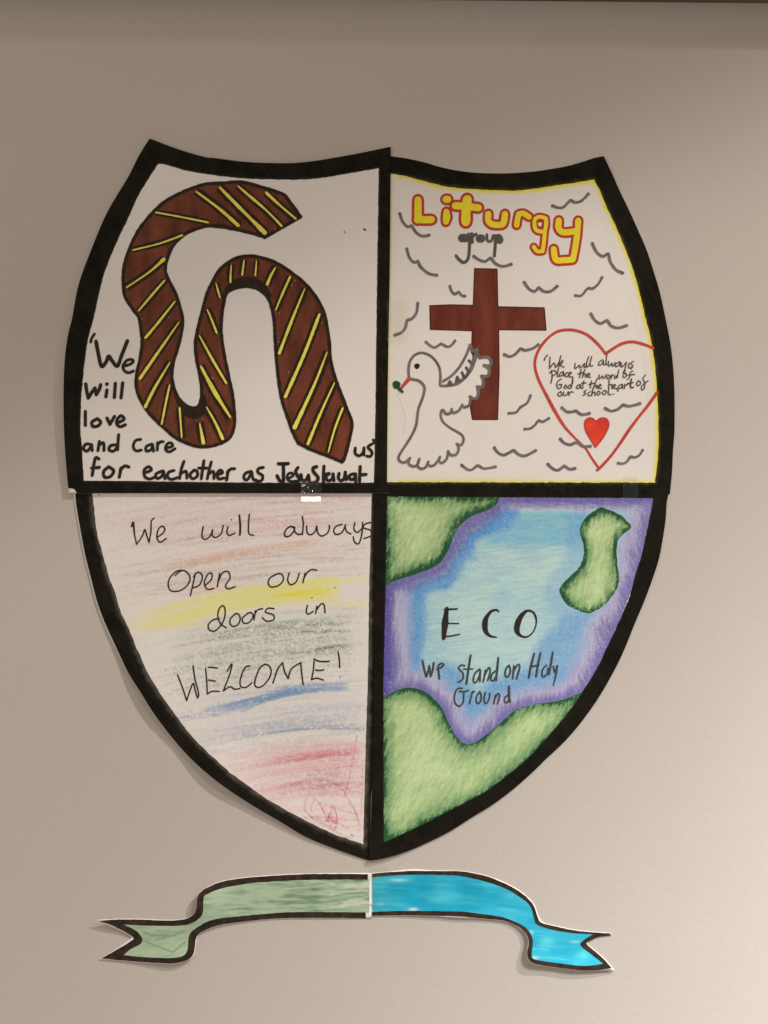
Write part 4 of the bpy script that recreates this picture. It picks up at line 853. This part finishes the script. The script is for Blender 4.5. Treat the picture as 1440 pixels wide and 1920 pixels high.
def rgreen(x, y):
    n = len(x); g = rng.random(n); a = -.06
    s1 = vn(x, y, 22, 2.2, seed=91, ang=a); s2 = vn(x, y, 40, 4, seed=92, ang=a); lo = vn(x, y, 60, 22, seed=93)
    base = np.broadcast_to(alb((156, 168, 132), GREF), (n, 3)); dk = alb((76, 100, 70), GREF)
    arm = (x > 380)
    s1 = .6 * s1 + .4 * vn(x, y, 14, 1.6, seed=96, ang=a); t = np.clip((s1 * .6 + s2 * .4 - .38) * 2.1, 0, 1) * np.where(arm, .45 + .6 * np.exp(-((x - 560) / 110) ** 2) + .5 * sm(640, 690, x) * (s1 > .55), .3 + .3 * lo)
    # crossed strokes in the tail
    for p, w in ((zR_([(480, 790), (740, 890)]), 2), (zR_([(740, 890), (850, 800)]), 2), (zR_([(590, 780), (720, 745), (840, 700)]), 2), (zR_([(480, 710), (560, 740), (700, 735)]), 2.5)):
        t = np.maximum(t, .65 * np.exp(-(dist(x, y, p) / w) ** 2))
    c = mix(base, dk, np.clip(t + (g - .5) * .18, 0, 1))
    pale = (s2 < .25) & arm & (x > 620); c[pale] = c[pale] * .5 + PAPER * .45
    c = c * (.94 + .12 * g)[:, None]
    return np.clip(c, .02, .85)
zR_ = L(170, 1600, 4.8)
# colouring as one sheet that also reaches the open end
RLc = smooth_path([rl_in_t[:-1] + [(693, 1649)], [(693, 1649), (692, 1711)], [(692, 1711)] + rl_in_b[1:], rl_in_n], 3)[::-1]
fill("green_shading", SH_RL, .06, RLc, M_pencil, RL, grid=2.2, colf=rgreen)
def strip(a, b): return np.array(list(a) + list(b[::-1]))
RLb = smooth_path([rl_top[:-1] + [(689.8, 1639)], [(689.8, 1639), (689.5, 1649)], rl_in_t[:-1][::-1] and ([(689.5, 1649)] + rl_in_t[:-1][::-1]), rl_in_n[::-1], rl_in_b[::-1][:-1] + [(685.8, 1711)], [(685.8, 1711), (686, 1722)], rl_bot, rl_n], 3)[::-1]
def rb_col(x, y):
    n2 = vn(x, y, 7, seed=95); return mix(np.broadcast_to(alb((34, 26, 18)), (len(x), 3)), alb((60, 46, 36)), n2)
fill("black_outline", SH_RL, .14, wob(RLb, .35, 6, 6), M_border, RL, grid=3, colf=rb_col)

rr_top = [(698, 1638), (732, 1635), (773, 1633), (815, 1633), (867, 1634), (909, 1642), (940, 1653.5), (967, 1667), (986, 1681), (1001, 1698), (1009, 1721), (1015, 1730), (1038, 1736), (1076, 1744), (1107, 1747.5), (1142.5, 1750)]
rr_n = [(1142.5, 1750), (1145.5, 1754), (1122, 1757), (1103, 1766), (1101, 1771), (1117.5, 1785), (1134, 1800), (1147, 1815)]
rr_bot = [(1147, 1815), (1117, 1819), (1076, 1818), (1034, 1812.5), (1003, 1807), (992, 1800), (988.5, 1787), (991, 1767), (987, 1752), (972, 1737.5), (947, 1727), (930, 1724.5), (898, 1721.5), (857, 1718), (815, 1717), (752, 1716), (697.5, 1717)]
rr_in_t = [(698, 1644.6), (732, 1642), (773, 1640), (836, 1640.5), (867, 1643), (909, 1652.5), (950, 1667), (972, 1680), (988, 1692), (997, 1705), (1002, 1725), (1009, 1735), (1038, 1744), (1076, 1749.5), (1112, 1751.5)]
rr_in_n = [(1112, 1751.5), (1092.5, 1764.6), (1089, 1773), (1109, 1789.6), (1131, 1807)]
rr_in_b = [(1131, 1807), (1097, 1811), (1055, 1807), (1013, 1801), (999, 1797), (997, 1787), (999, 1762), (990, 1744), (976, 1733), (947, 1721), (930, 1717.5), (898, 1713), (857, 1709), (752, 1708), (698, 1710)]
rr_pt = [(697, 1637), (732, 1634), (773, 1630), (815, 1632), (867, 1633.2), (909, 1641), (941, 1652.3), (968, 1666), (987, 1680), (1002.2, 1697), (1010.5, 1719), (1020, 1730), (1040, 1735.5), (1077, 1743.2), (1108, 1746.8), (1143, 1749.3)]
rr_pn = [(1143, 1749.3), (1146.5, 1754), (1123, 1757.8), (1104.5, 1766.5), (1102.5, 1771), (1118.5, 1784.5), (1135.5, 1799), (1153, 1820)]
rr_pb = [(1153, 1820), (1117, 1820), (1076, 1819), (1034, 1813.5), (1002, 1808.5), (990.5, 1801), (987.5, 1787), (990, 1767.5), (986, 1753), (971, 1738.7), (946, 1728.2), (898, 1723), (857, 1721.5), (815, 1718.3), (752, 1717.2), (696.5, 1718.4)]
RR_out = smooth_path([rr_pt, rr_pn, rr_pb, [(696.5, 1719), (697, 1636.5)]], 3)
paper(SH_RR, RR_out, M_paper, RR, grid=6)
RRb = smooth_path([rr_top, rr_n, rr_bot, [(697.5, 1717), (698, 1710)], rr_in_b[::-1], rr_in_n[::-1], rr_in_t[::-1], [(698, 1644.6), (698, 1638)]], 3)
fill("black_outline", SH_RR, .14, wob(RRb, .3, 7, 7), M_border, RR, grid=3, colf=rb_col)
CREF = (222, 211, 203)
def rcyan(x, y):
    n = len(x); a = .08; g = rng.random(n)
    lo = vn(x, y, 46, 20, seed=101, ang=a); s1 = vn(x, y, 34, 7, seed=102, ang=a); pt = vn(x, y, 18, 12, seed=103)
    A = alb((48, 166, 190), CREF); Bc = alb((12, 142, 172), CREF); Lt = alb((92, 190, 202), CREF)
    c = mix(np.broadcast_to(A, (n, 3)), Bc, np.clip((lo - .42) * 2.0, 0, 1)); c = mix(c, Lt, np.clip((s1 - .6) * 2.0, 0, 1) * .5); s5 = vn(x, y, 60, 3.2, seed=105, ang=a); c = mix(c, Bc * .9, np.clip((s5 - .62) * 3, 0, 1) * .45); c = mix(c, Lt, np.clip((.28 - s5) * 4, 0, 1) * .4)
    for (cx, cy, sx, sy, k_, col) in ((792, 1662, 22, 11, .7, (10, 142, 166)), (775, 1678, 14, 16, .6, (10, 160, 190)), (884, 1668, 26, 7, .7, (10, 142, 162)), (895, 1692, 30, 8, .45, (20, 150, 166)), (747, 1650, 16, 2.5, .8, (168, 220, 222)), (830, 1683, 40, 5, .4, (96, 196, 206)),
                                      (775, 1705, 8, 2.6, .95, (214, 224, 216)), (1002, 1796, 7, 3, .7, (206, 236, 236)), (1078, 1766, 8, 2, .6, (178, 206, 200)), (996, 1748, 3, 3, .6, (190, 230, 230)), (1025, 1765, 14, 10, .5, (110, 210, 220)), (1095, 1790, 10, 8, .45, (110, 214, 224)), (700, 1675, 30, 40, .35, (70, 160, 164)), (712, 1695, 10, 2.6, .5, (150, 204, 196))):
        t = k_ * np.exp(-(((x - cx) / sx) ** 2 + ((y - cy) / sy) ** 2)); c = mix(c, alb(col, CREF), t)
    return np.clip(c * (.985 + .03 * g)[:, None], .01, .85)
RRc = smooth_path([rr_in_t, rr_in_n, rr_in_b, [(698, 1710), (698, 1644.6)]], 3)
M_cyan = pigment_mat("turquoise felt tip", .55, .97)
fill("turquoise_fill", SH_RR, .06, RRc, M_cyan, RR, grid=2.4, colf=rcyan)

# ------------------------------------------------------------------ clear tape
def tape_mat(name, fac, rough, tint=(.95, .97, 1.0), film=.0):
    m = bpy.data.materials.new(name); m.use_nodes = True; nt = m.node_tree
    for n_ in list(nt.nodes):
        if n_.type != 'OUTPUT_MATERIAL': nt.nodes.remove(n_)
    out = [n_ for n_ in nt.nodes if n_.type == 'OUTPUT_MATERIAL'][0]
    tr = node(nt, 'ShaderNodeBsdfTransparent'); gl = node(nt, 'ShaderNodeBsdfGlossy'); gl.inputs['Roughness'].default_value = rough; gl.inputs['Color'].default_value = (*tint, 1)
    tr.inputs[0].default_value = (.985, .985, .97, 1)
    df = node(nt, 'ShaderNodeBsdfDiffuse'); df.inputs[0].default_value = (*tint, 1)
    m1 = node(nt, 'ShaderNodeMixShader'); m1.inputs[0].default_value = film; nt.links.new(tr.outputs[0], m1.inputs[1]); nt.links.new(df.outputs[0], m1.inputs[2])
    mx = node(nt, 'ShaderNodeMixShader'); mx.inputs[0].default_value = fac
    nt.links.new(m1.outputs[0], mx.inputs[1]); nt.links.new(gl.outputs[0], mx.inputs[2]); nt.links.new(mx.outputs[0], out.inputs[0])
    return m
M_tape = tape_mat("clear sticky tape", .016, .3, film=.006)
class Flat:
    def __init__(s, hh): s.hh = hh
def tape(x0, y0, x1, y1, hmm, label, mat=M_tape, crumple=0.0, nx=8, ny=10, seed=1, toward=None):
    e = empty("clear_tape", ((x0 + x1) / 2, y1), label, "sticky tape", "pieces of clear tape on the shield seams")
    xs = np.linspace(x0, x1, nx); ys = np.linspace(y0, y1, ny); gx, gy = np.meshgrid(xs, ys)
    h = hmm(gx, gy) if callable(hmm) else np.full(gx.shape, float(hmm))
    if crumple: h = h + crumple * (rng.random(gx.shape))
    hh = h * .001; k = 1 - hh / D
    v = np.stack([(gx - 720) * S * k, -hh, (960 - gy) * S * k], -1).reshape(-1, 3); n = nx * ny
    v2 = v + np.array([0, .00006, 0])
    i = np.arange(n).reshape(ny, nx); a, b_, c, d = i[:-1, :-1], i[1:, :-1], i[1:, 1:], i[:-1, 1:]
    q = np.stack([a, b_, c, d], -1).reshape(-1, 4)
    per = list(i[0, :]) + list(i[1:, -1]) + list(i[-1, ::-1][1:]) + list(i[::-1, 0][1:-1])
    side = [(per[j], per[(j + 1) % len(per)], per[(j + 1) % len(per)] + n, per[j] + n) for j in range(len(per))]
    o = make("tape_film", np.concatenate([v, v2]), np.concatenate([q, q[:, ::-1] + n, np.array(side)]), mat, e, smooth=not crumple)
    return e
def seam_h(x, y):
    """film lies on the upper sheet, wrinkles over the seam and lifts to a free lower edge"""
    top = SH_UL.h(x, np.minimum(y, 922)) + .62
    # small pleats over the step between the sheets, broken by flat patches
    wv = 3.5 * vn(x, x * 0, 10, seed=203) + .10 * (x - 580)
    row = np.floor((y - 905 + wv) / 7.0); ph = (y - 905 + wv) - row * 7.0
    msk = sm(.36, .42, vn(x, row * 37, 7, 5, seed=212)) * (y > 907) * (1 - sm(926, 927, y)) * (1 - sm(594, 598, x))
    wr = ph * .4 * .50 * msk
    ed = 930.8 + .25 * (vn(x, y * 0, 8, seed=209) - .5)
    ram = np.where(y > ed, (np.minimum(y, 940.5) - ed) * .4 * .59, 0)
    return top + wr + .35 * sm(904, 925, y) - .9 * sm(927.5, 930.3, y) + ram
tape(564, 900, 602, 941, seam_h, "crumpled clear tape with a white glare on the seam under the word Jesus", tape_mat("glossy sticky tape", .03, .14, film=.0), nx=56, ny=130)
def flat_h(sh, o): return lambda x, y: sh.h(x, y) + o
tape(1168, 893, 1196, 940, lambda x, y: np.maximum(SH_UR.h(x, y), SH_LR.h(x, y)) + .5, "clear tape across the right seam above the green island", tape_mat("tape with painted blue reflection", .02, .3, (.35, .6, .9), .006))  # blue tint paints a bluish reflection into the clear film
tape(725.5, 560, 765, 640, lambda x, y: SH_UL.h(x * 0 + 727, y) + .6, "clear tape on the centre bar left of the brown cross")
tape(690, 1625, 732, 1650, lambda x, y: SH_RR.h(x, y) + .5, "clear tape joining the tops of the two ribbon halves")
